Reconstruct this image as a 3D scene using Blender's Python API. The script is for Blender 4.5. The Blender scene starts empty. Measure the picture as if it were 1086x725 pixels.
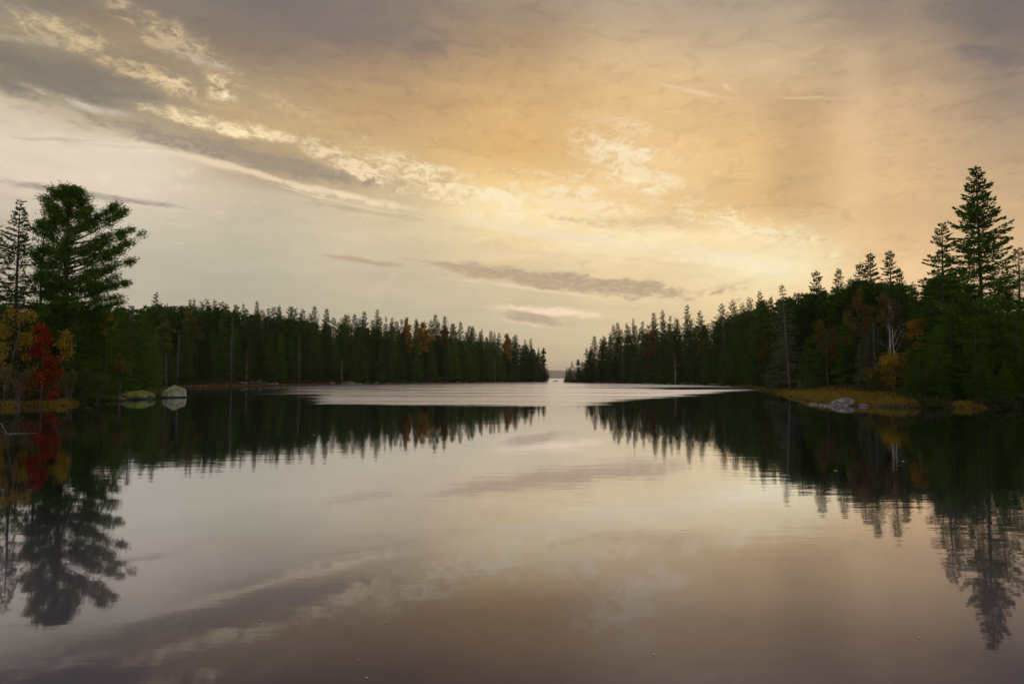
import bpy, bmesh, math, random
import numpy as np
from mathutils import Vector, noise as mnoise

# ------------------------------------------------------------------ set-up
scn = bpy.context.scene
COL = scn.collection
PITCH = math.atan(38.5 / 724.0)
EYE = 2.25

cam_d = bpy.data.cameras.new('camera')
cam_d.lens = 24.0
cam_d.sensor_width = 36.0
cam_d.clip_start = 0.1
cam_d.clip_end = 60000
cam = bpy.data.objects.new('camera', cam_d)
COL.objects.link(cam)
cam.location = (0, 0, EYE)
cam.rotation_euler = (math.pi / 2 + PITCH, 0, 0)
scn.camera = cam

scn.view_settings.view_transform = 'Standard'
scn.view_settings.look = 'None'
scn.view_settings.exposure = 0.0
scn.view_settings.gamma = 1.0
scn.view_settings.use_curve_mapping = False

SUN_EL, SUN_AZ = 40.0, 14.0          # degrees; azimuth measured from +Y towards +X
sun_d = bpy.data.lights.new('sun', 'SUN')
sun_d.energy = 0.6
sun_d.angle = math.radians(12)
sun_d.color = (1.0, 0.86, 0.68)
sun = bpy.data.objects.new('sun', sun_d)
COL.objects.link(sun)
_e, _a = math.radians(SUN_EL), math.radians(SUN_AZ)
sdir = Vector((math.sin(_a) * math.cos(_e), math.cos(_a) * math.cos(_e), math.sin(_e)))
sun.rotation_euler = (-sdir).to_track_quat('-Z', 'Y').to_euler()


def lin(c):
    r = []
    for v in c:
        v = v / 255.0
        r.append(v / 12.92 if v <= 0.04045 else ((v + 0.055) / 1.055) ** 2.4)
    return tuple(r)


def ray(x, y):
    """unit-forward direction (Y = 1) of a sight line given in photo units"""
    cx, cy = (x - 543) / 724.0, (362.5 - y) / 724.0
    c, s = math.cos(PITCH), math.sin(PITCH)
    Y = c - cy * s
    Z = s + cy * c
    return Vector((cx / Y, 1.0, Z / Y))


def ae(x, y):
    """azimuth and elevation in degrees"""
    d = ray(x, y).normalized()
    return math.degrees(math.atan2(d.x, d.y)), math.degrees(math.asin(d.z))


# ------------------------------------------------------------------ node helper
class NT:
    def __init__(self, tree):
        self.t = tree
        self.n = tree.nodes
        self.l = tree.links

    def node(self, typ, ins=None, **props):
        nd = self.n.new(typ)
        for k, v in props.items():
            setattr(nd, k, v)
        if ins:
            for k, v in ins.items():
                s = nd.inputs[k]
                if isinstance(v, bpy.types.NodeSocket):
                    self.l.new(v, s)
                elif v is not None:
                    s.default_value = v
        return nd

    def m(self, op, a, b=None, c=None, clamp=False):
        nd = self.node('ShaderNodeMath', {0: a}, operation=op, use_clamp=clamp)
        for i, v in ((1, b), (2, c)):
            if v is None:
                continue
            if isinstance(v, bpy.types.NodeSocket):
                self.l.new(v, nd.inputs[i])
            else:
                nd.inputs[i].default_value = v
        return nd.outputs[0]

    def v(self, op, a, b=None, scale=None):
        nd = self.node('ShaderNodeVectorMath', {0: a}, operation=op)
        if b is not None:
            if isinstance(b, bpy.types.NodeSocket):
                self.l.new(b, nd.inputs[1])
            else:
                nd.inputs[1].default_value = b
        if scale is not None:
            if isinstance(scale, bpy.types.NodeSocket):
                self.l.new(scale, nd.inputs['Scale'])
            else:
                nd.inputs['Scale'].default_value = scale
        return nd.outputs['Value'] if op in ('LENGTH', 'DOT_PRODUCT') else nd.outputs[0]

    def smooth(self, val, a, b, lo=0.0, hi=1.0):
        nd = self.node('ShaderNodeMapRange', {0: val, 1: a, 2: b, 3: lo, 4: hi}, interpolation_type='SMOOTHSTEP')
        return nd.outputs[0]

    def mix(self, fac, a, b, blend='MIX'):
        nd = self.node('ShaderNodeMix', data_type='RGBA', blend_type=blend)
        for i, v in ((0, fac), (6, a), (7, b)):
            if isinstance(v, bpy.types.NodeSocket):
                self.l.new(v, nd.inputs[i])
            else:
                nd.inputs[i].default_value = v if i == 0 else (tuple(v) + (1.0,) if len(v) == 3 else v)
        return nd.outputs[2]

    def ramp(self, fac, stops, interp='LINEAR'):
        nd = self.node('ShaderNodeValToRGB', {0: fac})
        cr = nd.color_ramp
        cr.interpolation = interp
        while len(cr.elements) > 1:
            cr.elements.remove(cr.elements[-1])
        stops = sorted(stops)
        cr.elements[0].position = stops[0][0]
        cr.elements[0].color = tuple(stops[0][1]) + (1,)
        for p, c in stops[1:]:
            e = cr.elements.new(p)
            e.color = tuple(c) + (1,)
        return nd.outputs[0]

    def noise(self, vec, scale, detail=4, rough=0.5, dist=0.0, lac=2.0, color=False):
        nd = self.node('ShaderNodeTexNoise', {'Vector': vec, 'Scale': scale, 'Detail': detail, 'Roughness': rough,
                                              'Distortion': dist, 'Lacunarity': lac}, noise_dimensions='3D')
        return nd.outputs['Color'] if color else nd.outputs['Fac']

    def mapping(self, vec, loc=(0, 0, 0), rot=(0, 0, 0), scale=(1, 1, 1), kind='POINT'):
        nd = self.node('ShaderNodeMapping', {'Vector': vec, 'Location': loc, 'Rotation': rot, 'Scale': scale}, vector_type=kind)
        return nd.outputs[0]


# ------------------------------------------------------------------ sky
SKY_STRENGTH = 0.1


def build_world():
    w = bpy.data.worlds.new('World')
    scn.world = w
    w.use_nodes = True
    t = w.node_tree
    t.nodes.clear()
    N = NT(t)
    tc = N.node('ShaderNodeTexCoord').outputs['Generated']
    sep = N.node('ShaderNodeSeparateXYZ', {0: tc})
    X, Y, Z = sep.outputs
    az = N.m('MULTIPLY', N.m('ARCTAN2', X, Y), 180 / math.pi)
    el = N.m('MULTIPLY', N.m('ARCSINE', Z), 180 / math.pi)
    p0 = N.node('ShaderNodeCombineXYZ', {0: az, 1: el, 2: 0.0}).outputs[0]
    # streaky coordinates following the slope of the cloud bands
    sl = N.mapping(p0, rot=(0, 0, math.radians(15)), scale=(1, 1, 1))
    sl = N.mapping(sl, scale=(0.045, 0.16, 1))
    big = N.noise(sl, 1.0, 3, 0.5, color=True)
    fine = N.noise(N.v('ADD', sl, (7, 3, 0)), 4.0, 7, 0.6, 0.4, color=True)
    w1 = N.v('SCALE', N.v('SUBTRACT', big, (0.5, 0.5, 0.5)), scale=5.0)
    w2 = N.v('SCALE', N.v('SUBTRACT', fine, (0.5, 0.5, 0.5)), scale=3.4)
    flat = (1.0, 0.62, 0)
    warp = N.v('MULTIPLY', N.v('ADD', w1, w2), flat)
    p1 = N.v('ADD', p0, N.v('MULTIPLY', N.v('ADD', N.v('SCALE', w1, scale=0.9), N.v('SCALE', w2, scale=0.55)), flat))     # warped
    p2 = N.v('ADD', p0, N.v('MULTIPLY', N.v('ADD', N.v('SCALE', w1, scale=0.25), N.v('SCALE', w2, scale=0.4)), (1.0, 0.5, 0)))  # less
    s1 = N.node('ShaderNodeSeparateXYZ', {0: p1})
    a1, e1 = s1.outputs[0], s1.outputs[1]
    # colour columns: photo x -> [(photo y, srgb)]
    hi1, hi2 = (108, 97, 104), (88, 82, 94)
    cols = [
        (0, [(0, (134, 124, 112)), (28, (158, 144, 120)), (62, (130, 121, 109)), (88, (150, 138, 118)), (108, (205, 190, 168)),
             (150, (224, 210, 190)), (200, (208, 194, 176)), (240, (208, 196, 176)), (290, (196, 186, 166)), (390, (186, 174, 154))]),
        (136, [(0, (134, 122, 110)), (40, (160, 142, 116)), (75, (140, 128, 112)), (105, (156, 142, 122)), (138, (176, 160, 136)),
               (160, (222, 208, 188)), (200, (216, 202, 182)), (240, (215, 205, 184)), (290, (198, 190, 172)), (390, (188, 176, 156))]),
        (272, [(0, (122, 112, 106)), (50, (140, 125, 110)), (100, (178, 156, 126)), (128, (196, 172, 134)), (160, (168, 150, 124)),
               (188, (182, 163, 136)), (212, (214, 199, 175)), (250, (206, 196, 173)), (290, (196, 188, 168)), (390, (188, 176, 156))]),
        (407, [(0, (132, 119, 109)), (50, (147, 127, 109)), (90, (184, 155, 119)), (130, (197, 166, 126)), (165, (206, 178, 136)),
               (195, (196, 174, 140)), (218, (216, 197, 166)), (250, (216, 200, 171)), (285, (202, 187, 162)), (330, (195, 184, 160)), (390, (190, 176, 154))]),
        (543, [(0, (147, 131, 113)), (50, (167, 142, 113)), (100, (195, 162, 120)), (150, (214, 176, 124)), (195, (228, 195, 142)),
               (228, (243, 220, 172)), (258, (228, 206, 166)), (290, (206, 186, 154)), (330, (199, 185, 158)), (390, (193, 176, 150))]),
        (680, [(0, (156, 139, 121)), (50, (184, 159, 125)), (100, (211, 178, 131)), (150, (222, 186, 134)), (190, (230, 196, 146)),
               (225, (232, 200, 150)), (252, (247, 226, 182)), (290, (226, 202, 160)), (330, (216, 196, 158)), (390, (200, 180, 150))]),
        (815, [(0, (152, 136, 118)), (60, (188, 164, 130)), (100, (205, 172, 131)), (150, (214, 178, 128)), (210, (221, 184, 132)),
               (245, (236, 206, 156)), (280, (250, 230, 186)), (320, (238, 210, 162)), (390, (215, 190, 152))]),
        (950, [(0, (140, 124, 111)), (60, (174, 150, 122)), (120, (200, 168, 130)), (180, (207, 174, 131)), (240, (215, 180, 136)),
               (280, (228, 194, 148)), (390, (215, 190, 152))]),
        (1086, [(0, (112, 102, 97)), (60, (134, 118, 106)), (120, (166, 143, 119)), (180, (190, 161, 126)), (240, (205, 173, 133)),
                (390, (205, 180, 145))]),
    ]
    e2r = lambda e: (e + 5) / 95.0
    fr = N.m('MULTIPLY', N.m('ADD', e1, 5.0), 1 / 95.0, clamp=True)
    cur = None
    prev_a = None
    for x, st in cols:
        stops = []
        for yy, c in st:
            g = 1.10 if x >= 500 and yy > 60 else (.90 if x <= 272 and yy > 200 else 1.0)
            if x <= 200 and 130 < yy < 210:
                g = 1.1
            if x in (680, 815) and yy <= 60:
                g = 1.22
            l = [v * g for v in lin(c)]
            gr = .3 * l[0] + .6 * l[1] + .1 * l[2]
            k = 1.17 if x < 600 else 1.09
            stops.append((e2r(ae(x, yy)[1]), tuple(max(0, min(1, gr + (v - gr) * k)) for v in l)))
        stops.append((e2r(38), lin(hi1)))
        stops.append((e2r(60), lin(hi2)))
        c = N.ramp(fr, stops)
        a = ae(x, 200)[0]
        if cur is None:
            cur = c
        else:
            cur = N.mix(N.smooth(a1, prev_a, a), cur, c)
        prev_a = a
    # behind the viewer: unseen pale sky, brightened to light the near sides of the trees
    back = N.ramp(fr, [(e2r(0), lin((228, 220, 210))), (e2r(30), lin((212, 206, 202))), (e2r(70), lin((150, 144, 150)))])
    cur = N.mix(N.smooth(N.m('ABSOLUTE', az), 42, 95), cur, back)
    # general streak modulation
    st = N.noise(N.mapping(p2, rot=(0, 0, math.radians(12)), scale=(0.05, 0.3, 1)), 1.3, 8, 0.6, 0.5)
    stm = N.smooth(st, 0.25, 0.75, 0.93, 1.07)
    cur = N.mix(1.0, cur, N.node('ShaderNodeCombineColor', {0: stm, 1: stm, 2: stm}).outputs[0], 'MULTIPLY')

    mott = N.noise(N.mapping(p2, rot=(0, 0, math.radians(22)), scale=(0.45, 0.85, 1)), 1.25, 8, 0.66, 0.5)

    mott2 = N.noise(N.mapping(p2, loc=(3, 1, 0), rot=(0, 0, math.radians(20)), scale=(0.8, 1.7, 1)), 1.7, 8, 0.68, 0.4)
    mott = N.m('ADD', N.m('MULTIPLY', mott, .6), N.m('MULTIPLY', mott2, .4))
    edge = N.noise(N.mapping(p2, rot=(0, 0, math.radians(18)), scale=(0.22, 0.55, 1)), 1.6, 9, 0.68, 0.6)
    edge = N.m('MULTIPLY', N.m('SUBTRACT', edge, .5), 2.3)

    def patch(cur, x0, y0, x1, y1, th, col, op, kind='s', soft=0.0, warped=p1):
        """an elongated cloud from (x0,y0) to (x1,y1), half thickness th (photo units)"""
        A = ae(x0, y0)
        B = ae(x1, y1)
        T = ae((x0 + x1) / 2, (y0 + y1) / 2 + th)
        C = ((A[0] + B[0]) / 2, (A[1] + B[1]) / 2)
        ang = math.atan2(B[1] - A[1], B[0] - A[0])
        half = math.hypot(B[0] - A[0], B[1] - A[1]) / 2
        tt = abs(C[1] - T[1])
        mp = N.mapping(warped, loc=(C[0], C[1], 0), rot=(0, 0, ang), scale=(half, tt, 1), kind='TEXTURE')
        r = N.m('ADD', N.v('LENGTH', mp), edge)
        if kind == 's':
            f = N.smooth(r, 1.15, soft, 0, op)
            if th >= 5 and x1 > 0:
                f = N.m('MULTIPLY', f, N.smooth(mott2, .36, .58, .62, 1.0))
        else:   # mottled: broken into curdled pieces
            f = N.m('MULTIPLY', N.smooth(r, 1.2, 0.0, 0, 1), N.smooth(mott, 0.40, 0.63, 0.0, 1), clamp=True)
            f = N.m('MULTIPLY', f, op * 2.1, clamp=True)
        lc = lin(col)
        if sum(col) > 590:
            lc = tuple(min(1.0, v * u) for v, u in zip(lc, (1.04, 1.04, 1.10)))
        return N.mix(f, cur, lc)

    # curdled texture over the whole bank, strongest near the bright seam
    cur = N.mix(N.m('MULTIPLY', N.smooth(mott, .50, .72), N.m('MULTIPLY', N.smooth(el, 34, 20), N.m('MULTIPLY', N.smooth(el, 3, 12), N.smooth(N.m('ABSOLUTE', az), 60, 30)))), cur,
                N.mix(1.0, cur, (1.15, 1.15, 1.14), 'MULTIPLY'))
    cur = N.mix(N.m('MULTIPLY', N.smooth(edge, .05, -.5), N.m('MULTIPLY', N.smooth(N.m('ADD', el, N.m('MULTIPLY', az, .28)), 2, 16), N.smooth(N.m('ABSOLUTE', az), 60, 30))), cur,
                N.mix(1.0, cur, (.85, .84, .835), 'MULTIPLY'))
    S = [
        # ---- upper left bank
        (-30, 78, 175, 100, 30, (127, 119, 108), .85, 's', .3),
        (190, -8, 520, 40, 44, (124, 112, 104), .75, 's', .1),
        (-30, 4, 140, 56, 20, (208, 184, 144), .75, 'm', 0),
        (110, -6, 265, 86, 22, (206, 180, 142), .75, 'm', 0),
        (80, 52, 250, 112, 17, (214, 186, 142), .7, 'm', 0),
        (250, 92, 360, 130, 12, (214, 186, 142), .55, 'm', 0),
        (-20, 36, 70, 46, 7, (200, 186, 160), .6, 's', 0),
        (60, 38, 100, 46, 8, (222, 196, 150), .75, 's', 0),
        (120, 12, 250, 76, 12, (200, 176, 140), .7, 'm', 0),
        (150, 40, 178, 50, 8, (225, 196, 150), .7, 's', 0),
        (175, 52, 260, 76, 5, (190, 182, 168), .5, 's', 0),
        (110, 60, 175, 75, 6, (214, 186, 144), .6, 'm', 0),
        (160, 82, 215, 96, 10, (232, 205, 155), .8, 'm', 0),
        (222, 82, 252, 108, 15, (246, 222, 172), 1.0, 'm', .2),
        (20, 88, 120, 122, 6, (205, 188, 158), .8, 'm', 0),
        (60, 108, 150, 126, 6, (210, 200, 182), .6, 's', 0),
        # ---- the bright seam and the long grey lens below it
        (130, 110, 330, 148, 13, (242, 214, 164), .8, 'm', .25),
        (150, 114, 310, 146, 9, (240, 214, 166), .6, 's', .1),
        (190, 122, 300, 146, 8, (252, 230, 178), .9, 'm', 0),
        (60, 120, 430, 198, 20, (158, 143, 122), 1.0, 's', .5),
        (150, 150, 470, 232, 8, (172, 154, 130), .7, 's', .2),
        (100, 140, 470, 226, 3.0, (240, 216, 176), .8, 's', .2),
        (230, 180, 480, 240, 2.6, (238, 216, 178), .7, 's', .1),
        (300, 210, 470, 236, 5, (186, 168, 140), .65, 's', .1),
        (-20, 144, 120, 150, 3, (185, 172, 152), .55, 's', 0),
        (60, 150, 210, 163, 3, (190, 176, 156), .4, 's', 0),
        (-30, 186, 210, 222, 7, (166, 152, 138), .95, 's', .3),
        (90, 210, 230, 226, 3, (232, 208, 180), .6, 's', 0),
        (140, 192, 230, 206, 6, (232, 212, 184), .6, 'm', 0),
        (220, 200, 330, 216, 8, (200, 184, 160), .5, 'm', 0),
        # ---- curdled bright field in the middle
        (300, 140, 430, 205, 17, (238, 211, 164), .95, 'm', 0),
        (370, 160, 580, 236, 26, (246, 222, 172), 1.0, 'm', 0),
        (460, 196, 650, 242, 20, (252, 232, 186), .95, 'm', 0),
        (450, 226, 740, 268, 11, (244, 224, 190), .65, 's', .1),
        (600, 136, 740, 215, 32, (244, 220, 172), .95, 'm', 0),
        (630, 150, 700, 172, 7, (248, 228, 186), .8, 's', 0),
        (640, 176, 705, 206, 7, (250, 230, 180), .7, 'm', 0),
        (540, 190, 700, 236, 24, (248, 224, 176), 1.0, 'm', 0),
        (300, 196, 440, 222, 7, (240, 216, 172), .7, 'm', 0),
        (640, 128, 705, 142, 10, (240, 212, 166), .7, 'm', 0),
        (700, 182, 728, 196, 7, (250, 228, 178), .7, 's', 0),
        (550, 226, 690, 244, 6, (222, 192, 146), .75, 'm', 0),
        (620, 232, 790, 240, 9, (218, 186, 140), .7, 's', .1),
        (720, 222, 910, 276, 22, (252, 230, 178), .95, 'm', 0),
        (700, 262, 880, 292, 14, (252, 234, 196), .75, 's', .0),
        (400, 256, 700, 272, 7, (224, 200, 166), .5, 's', 0),
        (620, 268, 790, 288, 5, (226, 200, 160), .5, 's', 0),
        # ---- lower lenses
        (340, 271, 445, 287, 4, (192, 167, 138), 1.0, 's', .3),
        (440, 292, 740, 322, 5, (240, 212, 174), .75, 's', .1),
        (430, 276, 560, 292, 4, (190, 168, 140), .7, 's', .2),
        (455, 281, 750, 313, 12, (186, 160, 130), 1.0, 's', .6),
        (720, 312, 800, 306, 7, (198, 168, 130), .75, 'm', 0),
        (515, 325, 650, 336, 6, (250, 222, 184), 1.0, 's', .3),
        (520, 336, 610, 349, 4, (238, 208, 174), .7, 's', .1),
        (528, 331, 606, 344, 7, (186, 163, 138), .95, 's', .4),
        # ---- right: veil, lit rim above the rays, blue rift
        (640, -20, 800, 60, 40, (176, 150, 122), .4, 's', 0),
        (690, 88, 790, 108, 4, (232, 204, 162), .7, 's', 0),
        (760, 86, 778, 98, 5, (240, 212, 170), .6, 's', 0),
        (815, 104, 895, 104, 3, (232, 200, 150), .75, 's', 0),
        (1000, 48, 1110, 76, 14, (108, 100, 102), .75, 's', .1),
        (960, 0, 1120, 30, 26, (112, 103, 98), .5, 's', 0),
        (1040, 90, 1120, 120, 16, (140, 124, 112), .5, 's', 0),
    ]
    for q in S:
        op = q[6]
        cur = patch(cur, q[0], q[1], q[2], q[3], q[4], q[5], op, q[7], q[8], p2)
    # soft light rays and shadow columns coloured into the sky below the cloud
    for x0, x1, ya, yb, op in ((808, 886, 112, 250, .26), (888, 940, 60, 250, -.20), (560, 640, 90, 190, .06)):
        A, B = ae(x0, ya), ae(x1, yb)
        ca, ha = (A[0] + B[0]) / 2, abs(B[0] - A[0]) / 2
        ra = N.m('DIVIDE', N.m('ABSOLUTE', N.m('SUBTRACT', az, ca)), ha)
        f = N.m('MULTIPLY', N.smooth(ra, 1.5, .1), N.m('MULTIPLY', N.smooth(el, B[1] - 3, B[1] + 5), N.smooth(N.node('ShaderNodeSeparateXYZ', {0: p2}).outputs[1], A[1] + 1.2, A[1] - .6)))
        cur = N.mix(N.m('MULTIPLY', f, abs(op)), cur, lin((120, 98, 78) if op > 0 else (250, 215, 165)))
    # the clear air between and above the clouds
    nish = N.node('ShaderNodeTexSky', sky_type='NISHITA', sun_disc=False, sun_elevation=math.radians(SUN_EL),
                  sun_rotation=math.radians(SUN_AZ), air_density=1.0, dust_density=2.0).outputs[0]
    k = 1.0 / SKY_STRENGTH
    cloud = N.v('SCALE', cur, scale=k)
    out = N.mix(0.975, nish, cloud)
    bg = N.node('ShaderNodeBackground', {'Color': out, 'Strength': SKY_STRENGTH})
    o = N.node('ShaderNodeOutputWorld', {'Surface': bg.outputs[0]})
    w.cycles.sampling_method = 'MANUAL'
    w.cycles.sample_map_resolution = 512


build_world()


# ------------------------------------------------------------------ materials
def new_mat(name):
    m = bpy.data.materials.new(name)
    m.use_nodes = True
    m.node_tree.nodes.clear()
    return m, NT(m.node_tree)


def foliage_mat(name, c_lo, c_hi, transl=0.15, var=0.35, patch_scale=0.5):
    m, N = new_mat(name)
    geo = N.node('ShaderNodeNewGeometry')
    oi = N.node('ShaderNodeObjectInfo')
    tc = N.node('ShaderNodeTexCoord').outputs['Object']
    n = N.noise(tc, patch_scale, 4, .6)
    isl = geo.outputs['Random Per Island']
    f = N.m('ADD', N.m('MULTIPLY', N.smooth(n, .3, .7), .55), N.m('MULTIPLY', isl, .45))
    c = N.mix(f, c_lo, c_hi)
    hs = N.node('ShaderNodeHueSaturation', {'Hue': N.m('ADD', .5 - .008, N.m('MULTIPLY', oi.outputs['Random'], .02)),
                                            'Saturation': 1.0, 'Value': N.m('ADD', 1 - var, N.m('MULTIPLY', N.m('FRACT', N.m('MULTIPLY', oi.outputs['Random'], 7.3)), 2 * var)),
                                            'Color': c})
    d = N.node('ShaderNodeBsdfDiffuse', {'Color': hs.outputs[0]})
    tr = N.node('ShaderNodeBsdfTranslucent', {'Color': hs.outputs[0]})
    mx = N.node('ShaderNodeMixShader', {0: transl, 1: d.outputs[0], 2: tr.outputs[0]})
    N.node('ShaderNodeOutputMaterial', {'Surface': mx.outputs[0]})
    return m


def bark_mat(name, c1, c2, scale=6, stretch=.25):
    m, N = new_mat(name)
    tc = N.node('ShaderNodeTexCoord').outputs['Object']
    n = N.noise(N.mapping(tc, scale=(1, 1, stretch)), scale, 5, .65)
    c = N.mix(N.smooth(n, .35, .65), c1, c2)
    b = N.node('ShaderNodeBump', {'Strength': .6, 'Distance': .03, 'Height': n})
    p = N.node('ShaderNodeBsdfPrincipled', {'Base Color': c, 'Roughness': .9, 'Normal': b.outputs[0], 'Specular IOR Level': 0.1})
    N.node('ShaderNodeOutputMaterial', {'Surface': p.outputs[0]})
    return m


M = {}
M['spruce'] = foliage_mat('spruce_needles', (.032, .066, .008), (.078, .138, .017))
M['fir'] = foliage_mat('fir_needles', (.038, .088, .007), (.092, .175, .015))
M['nearspruce'] = foliage_mat('near_spruce_needles', (.020, .052, .004), (.105, .215, .013), .3, .1, 1.1)
M['pine'] = foliage_mat('pine_needles', (.038, .086, .008), (.085, .170, .015), .3, .1)
M['dull'] = foliage_mat('lichen_needles', (.050, .055, .030), (.095, .100, .055))
M['yellow'] = foliage_mat('yellow_leaves', (.16, .115, .012), (.34, .235, .025), .35, .15, 1.0)
M['mustard'] = foliage_mat('mustard_leaves', (.24, .17, .015), (.50, .36, .03), .35, .05, 1.0)
M['orange'] = foliage_mat('orange_leaves', (.22, .115, .018), (.42, .225, .03), .35, .15, 1.0)
M['rust'] = foliage_mat('rust_leaves', (.085, .058, .018), (.17, .105, .032), .3, .15, 1.0)
M['olive'] = foliage_mat('olive_leaves', (.07, .075, .02), (.16, .14, .03), .3, .15, 1.0)
M['red'] = foliage_mat('red_leaves', (.07, .009, .007), (.32, .032, .013), .35, .05, 1.0)
M['grass'] = foliage_mat('marsh_grass', (.095, .060, .018), (.30, .215, .030), .25, .0, .5)
M['under'] = foliage_mat('undergrowth', (.030, .040, .016), (.075, .075, .028), .2, .0, .12)
M['bark'] = bark_mat('conifer_bark', (.045, .035, .028), (.12, .10, .085))
M['greybark'] = bark_mat('weathered_wood', (.10, .09, .08), (.24, .22, .19), 8)
M['birch'] = bark_mat('birch_bark', (.20, .18, .15), (.62, .58, .52), 5, 1.5)
M['drift'] = bark_mat('bleached_wood', (.40, .36, .32), (.75, .70, .64), 8)


def rock_material(name='mossy_rock', lo=(.12, .115, .10), hi=(.38, .36, .31), mlo=.40):
    m, N = new_mat(name)
    tc = N.node('ShaderNodeTexCoord').outputs['Object']
    geo = N.node('ShaderNodeNewGeometry')
    n = N.noise(tc, 2.2, 8, .65)
    n2 = N.noise(tc, 1.1, 5, .6, .5)
    g = N.mix(N.smooth(n, .3, .7), lo, hi)
    up = N.node('ShaderNodeSeparateXYZ', {0: geo.outputs['Normal']}).outputs[2]
    moss = N.m('MULTIPLY', N.smooth(up, .0, .7), N.smooth(n2, mlo, mlo + .16))
    c = N.mix(moss, g, (.15, .19, .035))
    pz = N.node('ShaderNodeSeparateXYZ', {0: geo.outputs['Position']}).outputs[2]
    wet = N.smooth(N.m('ADD', pz, N.m('MULTIPLY', n, .15)), .32, .16)
    c = N.mix(wet, c, (.035, .028, .022))
    b = N.node('ShaderNodeBump', {'Strength': .7, 'Distance': .08, 'Height': n})
    p = N.node('ShaderNodeBsdfPrincipled', {'Base Color': c, 'Roughness': .85, 'Normal': b.outputs[0], 'Specular IOR Level': 0.15})
    N.node('ShaderNodeOutputMaterial', {'Surface': p.outputs[0]})
    return m


def grey_rock_material():
    m, N = new_mat('grey_rock')
    tc = N.node('ShaderNodeTexCoord').outputs['Object']
    n = N.noise(tc, 3, 8, .65)
    c = N.mix(N.smooth(n, .35, .65), (.05, .046, .045), (.26, .24, .23))
    b = N.node('ShaderNodeBump', {'Strength': .7, 'Distance': .06, 'Height': n})
    p = N.node('ShaderNodeBsdfPrincipled', {'Base Color': c, 'Roughness': .85, 'Normal': b.outputs[0], 'Specular IOR Level': 0.15})
    N.node('ShaderNodeOutputMaterial', {'Surface': p.outputs[0]})
    return m


M['rock'] = rock_material('mossy_rock', (.11, .11, .09), (.46, .45, .38), .41)
M['darkrock'] = rock_material('dark_mossy_rock', (.035, .03, .025), (.13, .115, .095), .36)
M['greyrock'] = grey_rock_material()


def ground_material():
    m, N = new_mat('forest_floor')
    geo = N.node('ShaderNodeNewGeometry')
    P = geo.outputs['Position']
    n = N.noise(P, .35, 7, .65)
    n2 = N.noise(P, .06, 3)
    c = N.mix(N.smooth(n, .35, .65), (.018, .014, .009), (.048, .040, .020))
    z = N.node('ShaderNodeSeparateXYZ', {0: P}).outputs[2]
    mud = N.smooth(z, .04, .12)
    shore = N.m('MULTIPLY', N.smooth(z, 1.0, .35), N.smooth(n2, .42, .6))
    c = N.mix(shore, c, (.050, .038, .016))
    c = N.mix(mud, (.022, .018, .014), c)
    b = N.node('ShaderNodeBump', {'Strength': .8, 'Distance': .2, 'Height': n})
    p = N.node('ShaderNodeBsdfPrincipled', {'Base Color': c, 'Roughness': .95, 'Normal': b.outputs[0], 'Specular IOR Level': 0.05})
    N.node('ShaderNodeOutputMaterial', {'Surface': p.outputs[0]})
    return m


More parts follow.
